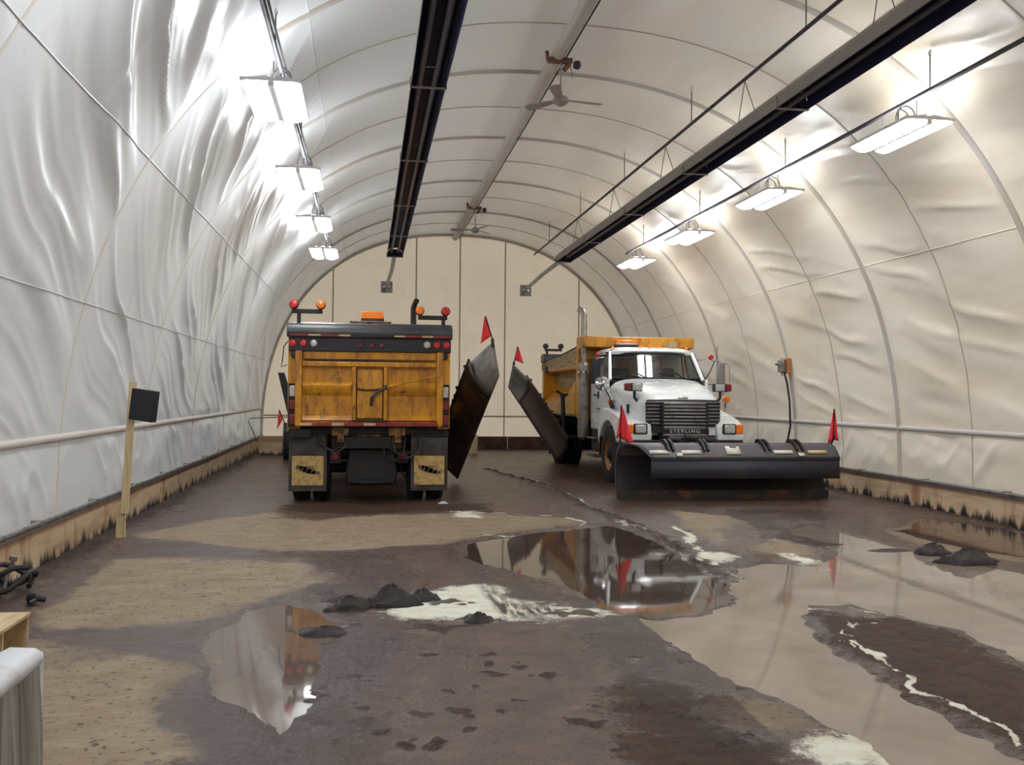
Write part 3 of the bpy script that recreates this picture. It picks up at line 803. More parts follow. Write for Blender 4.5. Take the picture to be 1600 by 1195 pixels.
    for s in (-1, 1):
        px = s * 1.155
        for z, h, m_, nm in ((1.74, .17, CLEAR, 'white_side_lamp'), (1.53, .15, REDD, 'red_side_lamp'), (1.31, .16, REDD, 'red_side_lamp')):
            bx(nm, px - .045, px + .045, -.03, .0, z - h / 2, z + h / 2, m_, T, .02)
        bx('lamp_backing', px - .058, px + .058, -.012, .002, 1.19, 1.86, UNDER, T, .004)
        disc('gate_hinge_pin', (s * 1.13, -.005, 2.30), .06, DARKBLUE, T, t=.05)
    # ---- dark light bar with the rolled tarp above
    bx('rear_light_panel', -1.21, 1.23, -.06, .08, 2.355, 2.575, DARKBLUE, T, .01)
    for x, m_ in ((-1.155, REDL), (-1.0, REDL), (-.845, CLEAR), (.86, CLEAR), (1.01, REDL), (1.155, REDL)):
        disc('rear_lamp', (x, -.06, 2.475), .055, m_, T)
    for x in (-.15, .02, .17):
        disc('marker_lamp', (x, -.06, 2.455), .035, REDD, T)
    rp = [(-.10, 2.56), (-.13, 2.62), (-.12, 2.70), (-.06, 2.77), (.05, 2.80), (.22, 2.79), (.30, 2.74), (.30, 2.58)]
    MB().prism(rp, 'x', -1.24, 1.25).build('rolled_tarp', TARP, T, bevel=.015)
    for a, c, m_ in ((-1.2, -.92, REFR), (-.92, -.74, REFY), (-.74, -.47, REFR), (-.47, -.30, REFY), (.36, .52, REFY), (.52, .78, REFR), (.78, .95, REFY), (.95, 1.22, REFR)):
        bx('reflector_tape', a, c, -.125, -.118, 2.585, 2.622, m_, T, 0)
    # ---- warning lamp masts
    for cx_, st, cols in ((-.95, -1.075, (REDL, AMBER)), (.95, 1.115, (AMBER, REDL))):
        m = empty('warning_mast', (0, 0, 0)); m.parent = T
        zt = 2.97 if cx_ < 0 else 2.91
        bx('post', st - .028, st + .028, .02, .07, 2.76, zt, BLACK, m, .004)
        bx('crossbar', cx_ - .225, cx_ + .225, .01, .08, zt - .035, zt + .030, BLACK, m, .006)
        for k, m_ in enumerate(cols):
            x = cx_ + (-.2 if k == 0 else .2)
            MB().lathe([(.03, -.02), (.072, .0), (.072, .06), (.03, .075)], (x, 0.02, zt + .10), (0, 1, 0), 18).build('lamp_housing', BLACK, m)
            disc('lamp_lens', (x, 0.0, zt + .10), .064, m_, m, t=.035)
            tb('lamp_stem', [(x, .05, zt + .01), (x, .05, zt + .05)], .012, BLACK, m, 6)
    if left:
        pl = (-.24, .50, .3)
        tb('beacon_stem', [(-.02, .35, 2.78), (-.02, .35, 2.84)], .03, BLACK, T)
        bx('beacon_plate', -.32, .32, .2, .5, 2.835, 2.85, STEEL, T, .002)
        bcn = empty('beacon', (0, 0, 0)); bcn.parent = T
        bx('beacon_base', -.15, .21, .27, .47, 2.852, 2.885, BLACK, bcn, .01)
        MB().prism([(-.15, 2.885), (.21, 2.885), (.205, 2.95), (.19, 3.0), (.17, 3.01), (-.11, 3.01), (-.13, 3.0), (-.145, 2.95)], 'y', .28, .46).build('beacon_dome', AMBER, bcn, bevel=.018)
        tb('loose_wire', [(-1.23, .0, 2.5), (-1.29, .0, 2.42), (-1.31, .02, 2.2), (-1.33, .03, 2.11), (-1.24, .03, 2.14)], .008, CABLE, T, 6)

def undercarriage(T, left, stack_x, ay=1.55):
    for s in (-1, 1):
        bx('frame_rail', s * .43 - .04, s * .43 + .04, .1, 7.5, .82, 1.08, UNDER, T)
        bx('hinge_bracket', s * .43 - .14, s * .43 + .12, .0, .2, 1.06, 1.19, YELD, T)
        bx('hinge_bracket', s * .43 - .05, s * .43 + .05, -.02, .1, .95, 1.19, YELD, T)
        fm = bx('mudflap', s * .925 - .285, s * .925 + .285, ay - .69, ay - .67, .20, 1.06, FLAP, T, .004)
        bx('flap_plate', s * .925 - .235, s * .925 + .235, ay - .702, ay - .692, .29, .745, TANP, fm, .003)
        em = MB()
        cx_ = s * .925
        for dx, dz, w, h in ((-.13, .045, .05, .055), (-.07, .02, .06, .07), (-.01, .0, .07, .075), (.05, -.02, .07, .065), (.12, -.04, .07, .04), (.0, .045, .1, .02)):
            em.prism([(cx_ + dx - w, .53 + dz - h * .5), (cx_ + dx + w * .8, .53 + dz - h * .7), (cx_ + dx + w, .53 + dz + h * .3), (cx_ + dx - w * .7, .53 + dz + h * .6)], 'y', ay - .708, ay - .701)
        em.build('flap_emblem', SMUDGE, fm)
        bx('flap_hanger', s * .925 - .30, s * .925 + .30, ay - .71, ay - .65, 1.04, 1.13, UNDER, T)
        bx('lamp_bracket', s * .52 - .09, s * .52 + .09, .20, .28, .62, .84, UNDER, T)
        disc('tail_lamp', (s * .52, .20, .73), .062, REDD, T)
        for xx in (.74, 1.05):
            wheel(T, s * xx, ay, .52, .27, s, RIM if xx > .9 else UNDER)
        MB().prism([(a + ay - 1.55, c) for a, c in [(.98, 1.13), (1.05, .95), (1.1, .98), (1.06, 1.10), (2.04, 1.10), (2.0, .98), (2.05, .95), (2.12, 1.13), (2.05, 1.16), (1.05, 1.16)]], 'x', s * .6, s * 1.2).build('rear_fender', UNDER, T)
    bx('cross_member', -.5, .5, .05, .25, .86, 1.04, UNDER, T)
    bx('hitch_plate', -.38, .38, .16, .22, .86, 1.19, BLACK, T)
    bx('step_light_plate', -.18, .17, .12, .16, 1.04, 1.10, YELD, T)
    bx('bumper_bar', -1.15, 1.15, .1, .2, 1.08, 1.19, UNDER, T)
    bx('bracket_box', -1.2, -.88, -.01, .1, 1.03, 1.17, UNDER, T, .01)
    # sander / spinner unit
    MB().prism([(-.34, .28), (.40, .28), (.44, .45), (.38, .86), (-.30, .86), (-.36, .5)], 'y', .22, .55).build('spreader_unit', BLACK, T, bevel=.03)
    MB().lathe([(.05, 0), (.30, .01), (.32, .03), (.30, .04), (.05, .06)], (0.02, .12, .32), (0, 0, 1), 24).build('spinner_disc', UNDER, T)
    MB().lathe([(.10, -.35), (.24, -.15), (.30, 0), (.24, .15), (.10, .35)], (0, ay, .55), (1, 0, 0), 20).build('differential', UNDER, T)
    tb('axle', [(-1.1, ay, .52), (1.1, ay, .52)], .09, UNDER, T, 12)
    for k, (xa, xb) in enumerate(((-.75, -.35), (-.70, -.33), (.30, .74), (.36, .80), (.2, .55))):
        zc = .93 - .04 * k
        tb('hose', [(xa, .05, 1.06), (xa + .03, .04, zc), ((xa + xb) / 2, .03, zc - .1), (xb - .03, .05, zc), (xb, .1, 1.04)], .016, FLAP if k % 2 else CABLE, T, 6)
    tb('hose', [(.52, .5, .66), (.50, .48, .5), (.58, .5, .35), (.66, .55, .30)], .012, FLAP, T, 6)
    # front axle, tanks, steps
    for s in (-1, 1):
        wheel(T, s * .98, 6.3, .55, .29, s)
    tb('front_axle', [(-.9, 6.3, .52), (.9, 6.3, .52)], .07, UNDER, T, 10)
    MB().lathe([(.2, 0), (.27, .03), (.28, .1), (.28, .9), (.27, .97), (.2, 1.0)], (-.85, 4.3, .78), (0, 1, 0), 20).build('fuel_tank', STEEL, T)
    bx('battery_box', .6, 1.05, 4.7, 5.35, .55, 1.0, BLACK, T, .02)
    for z in (.42, .80):
        bx('cab_step', .85, 1.16, 4.75, 5.35, z, z + .035, STEEL, T, .008)
    bx('hydraulic_tank', .55, 1.0, 3.2, 4.0, .75, 1.15, UNDER, T, .02)
    # exhaust stack
    ex = empty('exhaust_stack', (stack_x, 4.42, 0)); ex.parent = T
    MB().lathe([(.06, .75), (.115, .80), (.12, .85), (.12, 2.35), (.115, 2.4), (.07, 2.45)], (0, 0, 0), (0, 0, 1), 20).build('muffler', STACK, ex)
    MB().tube([(0, 0, 2.4), (0, 0, 3.25), (.0, -.02, 3.46), (.03, -.08, 3.56), (.06, -.16, 3.60)], .055 if left else .066, 14).build('pipe', STACK if not left else BLACK, ex)
    for z in (1.0, 2.2):
        MB().lathe([(.13, 0), (.13, .04)], (0, 0, z), (0, 0, 1), 20).build('clamp', CHROME if z > 2 else STACK, ex)
    tb('bracket', [(0, 0, 1.2), (-.3, .0, 1.15)], .02, BLACK, ex)

def cab(T):
    C_ = empty('cab', (0, 0, 0)); C_.parent = T
    y0, yw0, yw1 = 4.55, 5.50, 5.93     # rear, top of windscreen, foot of windscreen
    zr, zw = 2.66, 2.05
    bx('cab_floor', -1.0, 1.0, y0, 5.85, .98, 1.10, WHITE, C_, .02)
    bx('cab_back_lower', -1.0, 1.0, y0, y0 + .05, 1.05, 2.05, WHITE, C_, .02)
    MB().prism([(-.93, 2.6), (.93, 2.6), (.97, 2.05), (-.97, 2.05), (-.5, 2.12), (.5, 2.12), (.5, 2.5), (-.5, 2.5), (-.5, 2.12), (-.97, 2.05)], 'y', y0, y0 + .04).build('cab_back_upper', WHITE, C_, recalc=False)
    for s in (-1, 1):
        MB().prism([(4.55, 1.0), (5.62, 1.0), (5.95, 1.35), (5.95, 2.05), (4.55, 2.05)], 'x', s * .99, s * 1.03).build('side_panel', WHITE, C_, bevel=.012)
        d = MB().prism([(4.85, 1.12), (5.60, 1.12), (5.80, 1.45), (5.80, 2.03), (4.85, 2.03)], 'x', s * 1.028, s * 1.045).build('door', WHITE, C_, bevel=.01)
        bx('door_handle', s * 1.05 - .015, s * 1.05 + .015, 4.92, 5.06, 1.70, 1.74, BLACK, d, .004)
        if s > 0:
            MB().lathe([(.09, 0), (.09, .004), (.05, .004), (.05, 0)], (1.046, 5.25, 1.72), (1, 0, 0), 20).build('door_emblem', BLUE, d)
            bx('door_lettering', 1.045, 1.048, 5.1, 5.42, 1.42, 1.45, SMUDGE, d, 0)
        # pillars
        for (ya, za, yb, zb_, w) in ((yw1, zw, yw0, zr, .05), (4.58, zw, 4.62, zr, .05), (4.86, zw, 4.86, zr, .03)):
            xa, xb = s * .965, s * .872
            MB().tube([(xa, ya - .08, za - .02), (xb, yb - .06, zb_ - .05)], w * .85, 8).build('pillar', WHITE, C_)
        MB().add([(s * 1.005, 4.88, 2.05), (s * 1.005, 5.86, 2.05), (s * .905, 5.47, 2.60), (s * .905, 4.88, 2.60)], [(0, 1, 2, 3)]).build('side_window', GLASS, C_, recalc=False)
        tb('window_seal', [(s * 1.005, 4.88, 2.06), (s * 1.005, 5.86, 2.06), (s * .905, 5.47, 2.61), (s * .905, 4.88, 2.61), (s * 1.005, 4.88, 2.06)], .014, BLACK, C_, 6)
    # windscreen, gently bowed
    n = 13; pts = np.zeros((n, 5, 3))
    for i in range(n):
        for j in range(5):
            u = -1 + 2 * i / (n - 1); v = j / 4
            pts[i, j] = (u * (.93 * (1 - v) + .83 * v), (yw1 - .02) * (1 - v) + (yw0 - .0) * v - .10 * u * u, zw + .02 + v * (zr - zw - .08))
    b = MB(); b.grid(pts); b.build('windscreen', GLASS, C_, recalc=False)
    edge = [tuple(pts[i, 0]) for i in range(n)] + [tuple(pts[n - 1, j]) for j in range(1, 5)] + [tuple(pts[i, 4]) for i in range(n - 2, -1, -1)] + [tuple(pts[0, j]) for j in range(3, -1, -1)]
    tb('windscreen_seal', edge, .022, BLACK, C_, 6)
    for s in (-.55, .25):
        tb('wiper', [(s, 5.92, 2.08), (s + .15, 5.87, 2.16), (s + .5, 5.84, 2.19)], .010, BLACK, C_, 6)
    # roof: loft with rounded rim
    ra = []
    for i in range(15):
        t = i / 14; y = 4.5 + t * 1.02
        hw = .93 - .07 * max(0, t - .7) / .3 - .03 * max(0, .15 - t) / .15
        hh = .17 * (1 - max(0, (t - .72) / .28) ** 2 * .55) * (1 - max(0, .12 - t) / .12 * .3)
        ra.append([(hw * math.copysign(abs(math.cos(a)) ** .45, math.cos(a)), y - .08 * (math.cos(a)) ** 2 * (t > .8), 2.57 + hh * abs(math.sin(a)) ** .6) for a in np.linspace(math.pi, 0, 17)])
    b = MB(); b.grid(np.array(ra)); b.grid(np.array([[(x, y, 2.57) for x, y, z in r_] for r_ in ra]))
    fr = ra[-1]; rr_ = ra[0]
    b.add(fr, [tuple(range(len(fr)))]); b.add(rr_, [tuple(range(len(rr_)))])
    b.build('roof', WHITE, C_)
    for x in (-.78, -.2, 0, .2, .78):
        MB().lathe([(.035, 0), (.033, .03), (.012, .05)], (x, 5.36, 2.70 if abs(x) > .5 else 2.735), (0, 0, 1), 12).build('marker_lamp', AMBER, C_)
    for x in (-.42, -.50):
        MB().lathe([(.012, 0), (.018, .25), (.045, .35)], (x, 5.10, 2.79), (0, 1, 0), 12).build('air_horn', CHROME, C_)
    # interior
    for x in (-.5, .5):
        st_ = empty('seat', (0, 0, 0)); st_.parent = C_
        bx('cushion', x - .24, x + .24, 4.75, 5.25, 1.45, 1.62, INTERIOR, st_, .04)
        bx('seat_back', x - .23, x + .23, 4.66, 4.80, 1.6, 2.32, INTERIOR, st_, .05)
    bx('dashboard', -.92, .92, 5.5, 5.85, 1.6, 2.03, INTERIOR, C_, .05)
    mesh('steering_wheel', lambda b: (b.tube([(-.5 + .2 * math.cos(a), 5.40 - .07 * math.sin(a), 2.02 + .19 * math.sin(a)) for a in np.linspace(0, 2 * math.pi, 25)], .014, 6), b.tube([(-.5, 5.40, 2.02), (-.5, 5.6, 1.9)], .03, 8), b.box(-.69, -.31, 5.39, 5.41, 2.005, 2.03)), BLACK, C_)
    # ---- hood
    prof = [(5.93, 1.03, 2.06), (6.05, 1.0, 2.04), (6.4, .95, 1.985), (6.8, .88, 1.90), (7.15, .79, 1.80), (7.32, .73, 1.73), (7.42, .68, 1.665)]
    rows = []
    yy = np.linspace(5.93, 7.42, 20)
    for y in yy:
        w = np.interp(y, [p[0] for p in prof], [p[1] for p in prof]); zt = np.interp(y, [p[0] for p in prof], [p[2] for p in prof])
        row = [(-w, y, .98)]
        for a in np.linspace(math.pi, 0, 25):
            row.append((w * math.copysign(abs(math.cos(a)) ** .42, math.cos(a)), y, 1.35 + (zt - 1.35) * abs(math.sin(a)) ** .42))
        row.append((w, y, .98)); rows.append(row)
    hd = MB(); hd.grid(np.array(rows)); nf = len(rows[0])
    hd.add(rows[-1], [tuple(range(nf))]); hd.add(rows[0], [tuple(range(nf))])
    hood = hd.build('hood', WHITE, T, angle=50)
    for s in (-1, 1):
        for k in range(2):
            bx('vent_slot', s * 1.0 - .03, s * 1.0 + .03, 6.10 + k * .12, 6.15 + k * .12, 1.45, 1.62, BLACK, hood, .008)
        bx('hood_latch', s * .85 - .02, s * .85 + .05, 6.82, 6.88, 1.38, 1.55, BLACK, hood, .008)
        bx('side_marker', s * 1.0, s * 1.035, 5.99, 6.05, 1.52, 1.64, AMBER, hood, .01)
        # fender with wheel arch
        P_ = [(5.55, 1.0), (5.62, 1.40), (5.9, 1.47), (6.3, 1.46), (6.8, 1.38), (7.25, 1.28), (7.48, 1.18), (7.56, 1.0), (7.52, .84), (6.98, .84)]
        for a in np.linspace(R(22), R(168), 14):
            P_.append((6.3 + .70 * math.cos(a), .55 + .66 * math.sin(a)))
        f = MB().prism(P_, 'x', s * .62, s * 1.13).build('fender', WHITE, T, bevel=.045)
        hx = s * .84
        bx('headlamp_frame', hx - .13, hx + .13, 7.53, 7.575, 1.0, 1.20, BLACK, f, .02)
        bx('headlamp', hx - .10, hx + .10, 7.56, 7.60, 1.02, 1.18, CLEAR, f, .025)
        bx('turn_lamp', s * 1.04 - .07, s * 1.04 + .09, 7.44, 7.57, 1.01, 1.19, AMBER, f, .02)
        MB().prism([(5.64, .5), (5.70, .5), (5.70, .9), (5.80, 1.08), (5.74, 1.12), (5.64, .95)], 'x', s * .80, s * 1.12).build('splash_guard', RUBBER, T)
        # plow lamps on brackets
        pl = empty('plow_lamp', (0, 0, 0)); pl.parent = T
        lx = s * .83
        tb('bracket', [(s * .72, 7.1, 1.55), (lx, 7.12, 1.68), (lx, 7.12, 1.82)], .028, BLACK, pl)
        bx('housing', lx - .14, lx + .14, 7.05, 7.19, 1.80, 1.96, BLACK, pl, .02)
        bx('clear_lens', lx - s * .0 - .09 - s * .03, lx + .09 - s * .03, 7.18, 7.21, 1.815, 1.945, CLEAR, pl, .01)
        bx('amber_lens', lx + s * .14 - .055, lx + s * .14 + .055, 7.08, 7.21, 1.81, 1.95, REDD, pl, .015)
        mi = empty('mirror', (0, 0, 0)); mi.parent = T
        if s > 0:
            MB().lathe([(.145, 0), (.15, .02), (.135, .06), (.05, .10), (.01, .11)], (1.19, 6.12, 1.95), (0, 1, .1), 24).build('convex_mirror', CHROME, mi)
            tb('mirror_arm', [(1.16, 6.10, 1.93), (1.08, 6.2, 1.72), (1.0, 6.35, 1.45)], .012, BLACK, mi)
            tb('mirror_arm', [(1.16, 6.10, 1.93), (1.05, 6.3, 1.7), (.98, 6.45, 1.42)], .010, CHROME, mi)
            MB().lathe([(.03, 0), (.05, .03), (.03, .08)], (1.28, 6.05, 1.95), (0, 1, 0), 14).build('mirror_knob', CHROME, mi)
            bx('housing', 1.10, 1.26, 5.5, 5.57, 1.95, 2.45, BLACK, mi, .02)
            tb('upper_arm', [(.98, 5.5, 2.5), (1.18, 5.53, 2.48)], .013, STEEL, mi)
            disc('red_lamp', (1.13, 5.52, 2.56), .05, REDL, mi, (0, 1, 0), .05)
        else:
            bx('housing', -1.47, -1.30, 5.70, 5.78, 1.88, 2.42, GRILLE, mi, .03)
            bx('mirror_glass', -1.455, -1.315, 5.69, 5.705, 1.92, 2.38, CHROME, mi, .0)
            tb('guard', [(-1.47, 5.74, 1.95), (-1.56, 5.76, 1.98), (-1.56, 5.76, 2.36), (-1.47, 5.74, 2.40)], .010, STEEL, mi)
            tb('upper_arm', [(-.92, 5.5, 2.47), (-1.1, 5.7, 2.48), (-1.38, 5.74, 2.44)], .014, CHROME, mi)
            tb('diagonal_arm', [(-1.0, 5.85, 2.05), (-1.12, 5.80, 2.2), (-1.25, 5.74, 2.45)], .012, BLACK, mi)
            tb('lower_arm', [(-1.0, 5.9, 1.98), (-1.2, 5.8, 1.95), (-1.38, 5.74, 1.88)], .012, STEEL, mi)
            tb('antenna', [(-1.30, 5.74, 2.4), (-1.30, 5.74, 2.75)], .006, BLACK, mi, 6)
            disc('red_lamp', (-1.18, 5.70, 2.53), .055, REDL, mi, (0, 1, 0), .05)
            tb('turn_stalk', [(-.98, 7.0, 1.5), (-1.0, 7.0, 1.62)], .012, BLACK, mi)
            MB().lathe([(.07, 0), (.065, .05), (.03, .08)], (-1.0, 6.98, 1.66), (0, 1, 0), 14).build('turn_lamp', AMBER, mi)
    # ---- grille and guard
    g = empty('grille', (0, 0, 0)); g.parent = T
    MB().prism([(-.68, 1.645), (.68, 1.645), (.71, 1.58), (.70, 1.24), (.60, 1.14), (-.60, 1.14), (-.70, 1.24), (-.71, 1.58)], 'y', 7.40, 7.45).build('backing', BLACK, g, bevel=.01)
    for k in range(7):
        z = 1.60 - k * .066; w = .70 if z > 1.25 else .62
        bx('bar', -w, w, 7.44, 7.475, z - .014, z + .014, GRILLE, g, .006)
    gd = empty('grille_guard', (0, 0, 0)); gd.parent = T
    for x in (-.42, .42):
        bx('upright', x - .022, x + .022, 7.49, 7.55, 1.0, 1.60, BLACK, gd, .008)
    for k in range(7):
        z = 1.575 - k * .063
        bx('bar', -.42, .42, 7.50, 7.54, z - .020, z + .020, GRILLE, gd, .010)
    bx('plate', -.42, .42, 7.50, 7.535, 1.10, 1.155, GRILLE, gd, .01)
    nm = bx('name_strip', -.46, .46, 7.50, 7.54, 1.02, 1.10, BLACK, gd, .006)
    bx('lower_bar', -.42, .42, 7.50, 7.55, .965, 1.01, GRILLE, gd, .01)
    text_mesh('lettering', 'STERLING', .095, LETTER, nm, (0, 7.542, 1.06), (R(90), 0, R(180)), ax=1.15)
    MB().prism([(-.10, 1.665), (.10, 1.665), (.08, 1.70), (-.08, 1.70)], 'y', 7.38, 7.44).build('hood_badge', CHROME, hood, bevel=.01)
    # bumper and hitch
    bx('bumper', -1.1, 1.1, 7.45, 7.58, .80, .90, BLACK, T, .02)
    bx('hitch_tower', -.42, .42, 7.5, 7.85, .45, .98, UNDER, T, .03)
    for x in (-.3, 0, .3):
        MB().lathe([(.05, 0), (.07, .02), (.07, .22), (.05, .24)], (x - .12, 7.80, .93 - abs(x) * .1), (1, 0, .1), 14).build('hydraulic_cylinder', BLACK, T)
    bx('light_box', .46, .62, 7.48, 7.56, 1.02, 1.14, BLACK, T, .01)
    bx('light_bar_base', -.18, .38, 4.55, 4.75, 2.765, 2.80, BLACK, T, .01) if False else None

def front_plow(T, cx_, wid=3.56, detail=True):
    p = empty('snow_plow', (cx_, 9.28, 0)); p.parent = T
    h = wid / 2
    prof = [(.10, .02), (.0, .15), (-.08, .35), (-.08, .55), (-.02, .74), (.08, .88), (.16, .94), (.30, .90), (.42, .80), (.50, .70)]
    pf = []
    for (a, c), (a2, c2) in zip(prof[:-1], prof[1:]):
        for t in (0, .34, .67): pf.append((a + (a2 - a) * t, c + (c2 - c) * t))
    pf.append(prof[-1])
    xsn = np.linspace(-h, h, 34)
    # the lip is cut back in a curve on the passenger side (+x)
    P_ = np.zeros((len(xsn), len(pf), 3))
    for i, x in enumerate(xsn):
        for j, (y, z) in enumerate(pf):
            xx = x
            lip = max(0, (y - .12) / .38)
            if z > .68 and lip > 0: xx = -h + (x + h) * (1 - .115 * lip ** .7)
            P_[i, j] = (xx, y, z)
    b = MB(); b.grid(P_)
    b.m = [1 if np.mean([b.v[i][2] for i in f]) < .72 else 0 for f in b.f]  # below the lip the darker copy paints in the hollow's shade
    mb_ = b.build('moldboard', [PLOW, PLOWSH], p, solid=.02, recalc=False)
    bx('cutting_edge', -h, h, .085, .115, 0.0, .16, EDGE, p, .004)
    lx1 = -h + wid * .885
    MB().add([(-h + .02, .50, .70), (lx1, .50, .70), (lx1, .51, .40), (-h + .02, .51, .38)], [(0, 1, 2, 3)]).build('rubber_deflector', DEFL, p, solid=.02, recalc=False)
    bx('deflector_strip', -h + .02, lx1, .497, .522, .685, .715, BLACK, p, .004)
    # left end plate (driver side) and back ribs that hook over the top
    for x in (-h + .02, h - .02):
        pol = [(y - .03, z) for y, z in prof] + [(.1, .66), (.02, .55), (.0, .35), (.08, .15)]
        pol2 = [(y, z) for y, z in prof[:6]] + [(.02, .60), (.06, .35), (.10, .2)]
        MB().prism([(y - .10, z) for y, z in prof[:7]][::-1] + [(y, z) for y, z in prof[:7]], 'x', x - .015, x + .015).build('end_rib', PLOW, p)
    for x in (1.06, .98, .47, .41, -.62, -.54, -1.18, -1.08):
        pl = [(y - .12, z) for y, z in prof[2:6]] + [(.07, 1.0), (.17, 1.015), (.33, .96), (.44, .85), (.40, .82), (.28, .93), (.16, .955)] + [(y - .01, z) for y, z in prof[2:6]][::-1]
        MB().prism(pl, 'x', x - .018, x + .018).build('rib', BLACK, p)
    if detail:
        def stick(name, x, w, v, m, hgt=.07):
            # plates lie on the sloping lip between (.42,.80) and (.50,.70)
            y0_, z0_ = .36, .862; y1_, z1_ = .46, .762
            ax = (x - w, y0_ + (y1_ - y0_) * v, z0_ + (z1_ - z0_) * v)
            k = hgt / .1414
            q = [(x - w, y0_ + (y1_ - y0_) * v, z0_ + (z1_ - z0_) * v), (x + w, y0_ + (y1_ - y0_) * v, z0_ + (z1_ - z0_) * v)]
            q2 = [(x + w, q[0][1] + .1 * k, q[0][2] - .1 * k), (x - w, q[0][1] + .1 * k, q[0][2] - .1 * k)]
            pts_ = [Vector(a) + Vector((0, .012, .014)) for a in q + q2]
            return MB().add(pts_, [(0, 1, 2, 3)]).build(name, m, p, solid=.004, recalc=False)
        for x in (1.22, .70, -.84):
            stick('reflective_sticker', x, .16, .35, REFW)
        stick('reflective_sticker', -1.42, .16, .35, REFY)
        for x in (.90, -1.13): stick('reflective_sticker', x, .05, .75, REFW)
        tg_ = stick('white_tag', .0, .12, -.25, REFW, .17)
        bx('tag_slot', -.06, .05, .375, .385, .885, .90, BLACK, tg_, 0)
    # push frame
    for s in (-1, 1):
        MB().tube([(s * .35 - cx_, -1.5, .55), (s * .75, -.15, .35)], .06, 8).build('push_arm', BLACK, p)
    tb('tie_bar', [(-.9, -.2, .35), (.9, -.2, .35)], .05, BLACK, p)
    tb('lift_cylinder', [(-cx_, -1.45, .85), (0, -.2, .55)], .045, BLACK, p)
    # marker flags on bent rods
    f1 = empty('marker_flag', (0, 0, 0)); f1.parent = p
    if detail:
        flag(f1, (h - .03, .06, .9), (h - .03, .10, 1.56), (-.24, 0, -.06), drop=.80)
        flag(f1, (h - .03, .07, .95), (h - .03, .11, 1.50), (.07, 0.02, .02), drop=.80)
        flag(f1, (-h - .14, .02, 1.0), (-h - .14, .02, 1.52), (.10, 0, -.02), drop=.98)
        flag(f1, (-h - .14, .03, 1.0), (-h - .14, .03, 1.52), (-.09, 0, .02), drop=.98)
        tb('flag_bracket', [(-h, .0, .72), (-h - .03, .0, .80), (-h - .10, .0, .92), (-h - .14, .02, 1.02)], .018, BLACK, f1)
        tb('flag_bracket', [(h - .02, .0, .7), (h - .03, .04, .92)], .018, BLACK, f1)
    else:
        flag(f1, (-h + .05, 0, .9), (-h - .10, 0, 1.28), (-.14, 0, -.22), drop=.6)
    return p

def wing_plow(T, ot, ob, v, flagv):
    """Side wing folded up along the truck: cutting edge from ob (bottom) to ot (top), v across the blade."""
    w = empty('wing_plow', (0, 0, 0)); w.parent = T
    ot, ob, v = Vector(ot), Vector(ob), Vector(v)
    nrm = (ot - ob).cross(v).normalized()
    if nrm.x < 0: nrm = -nrm
    n, m = 22, 12
    def S(a, c, off=0.0):
        """a: 0 bottom .. 1 top along the blade, c: 0 cutting edge .. 1 back edge."""
        vv = v * (1 if a < .75 else 1 - (a - .75) / .25 * .0)
        return ob + (ot - ob) * a + vv * c - nrm * (.13 * math.sin(math.pi * min(c, .9)) + off)
    P_ = np.array([[S(a, c) for c in np.linspace(0, 1, m)] for a in np.linspace(0, .84, n)])
    b = MB(); b.grid(P_); b.build('blade', WINGM, w, solid=.018, recalc=False)
    # pale deflector that narrows to the tip
    Q_ = []
    tip = ot + Vector((-.05, v.y * .8, v.z))
    for k in np.linspace(0, 1, 9):
        Q_.append([S(.78, c, -.03).lerp(ot.lerp(tip, c) + nrm * .03, k) for c in np.linspace(0, 1.0, m)])
    b = MB(); b.grid(np.array(Q_)); b.build('end_deflector', WINGT, w, solid=.014, recalc=False)
    MB().prism([(0, 0)] * 3, 'x', 0, 0) if False else None
    e = MB()
    for c in (.0, .98):
        e.tube([S(0, c), S(.4, c), S(.84, c)], .022, 6)
    e.build('edge_bar', EDGE, w)
    for a in (.12, .35, .58, .78):
        MB().tube([S(a, c, .05) for c in np.linspace(.02, .98, 9)], .028, 6).build('blade_rib', BLACK, w)
    for a, sx in ((.15, .6), (.45, .65)):
        q = S(a, .5, .08)
        tb('brace', [q, (sx, q.y + .15, max(.7, q.z * .8))], .045, BLACK, w)
    for a in (.45, .5):
        disc('bolt', S(a, .95, .06), .04, BLACK, w, (1, 0, 0), .06)
    top = tip + Vector((0, 0, .04))
    tb('flag_bracket', [ot.lerp(tip, .85), top], .03, BLACK, w)
    f = empty('marker_flag', (0, 0, 0)); f.parent = w
    flag(f, top, Vector(top) + Vector(flagv[0]), flagv[1], drop=.85)
    return w
# ---- left truck, seen from behind
TL = empty('dump_truck', (0.03, 14.15, 0), 0, 'dump truck seen from behind, rusty yellow tailgate, tan-plated mudflaps, orange beacon on top', 'truck')
TL.scale = (.985, 1.0, .975)
dump_body(TL, True); undercarriage(TL, True, .86, .82); cab(TL)
front_plow(TL, -.33, detail=False)
wing_plow(TL, (2.24, 1.9, 2.05), (1.66, 3.2, .10), (-.32, .5, .64), ((-.13, 0, .42), (-.20, 0, -.10)))
MB().prism([(-1.72, .98), (-1.50, .98), (-1.86, 2.16), (-2.0, 2.16)], 'y', 6.6, 6.68).build('guide_bar', BLACK, TL, bevel=.01)
bx('red_marker', 1.98, 2.08, 5.8, 5.88, 1.02, 1.30, REDL, TL, .01)
tb('marker_bracket', [(1.2, 5.9, 1.0), (2.03, 5.84, 1.05)], .03, BLACK, TL)

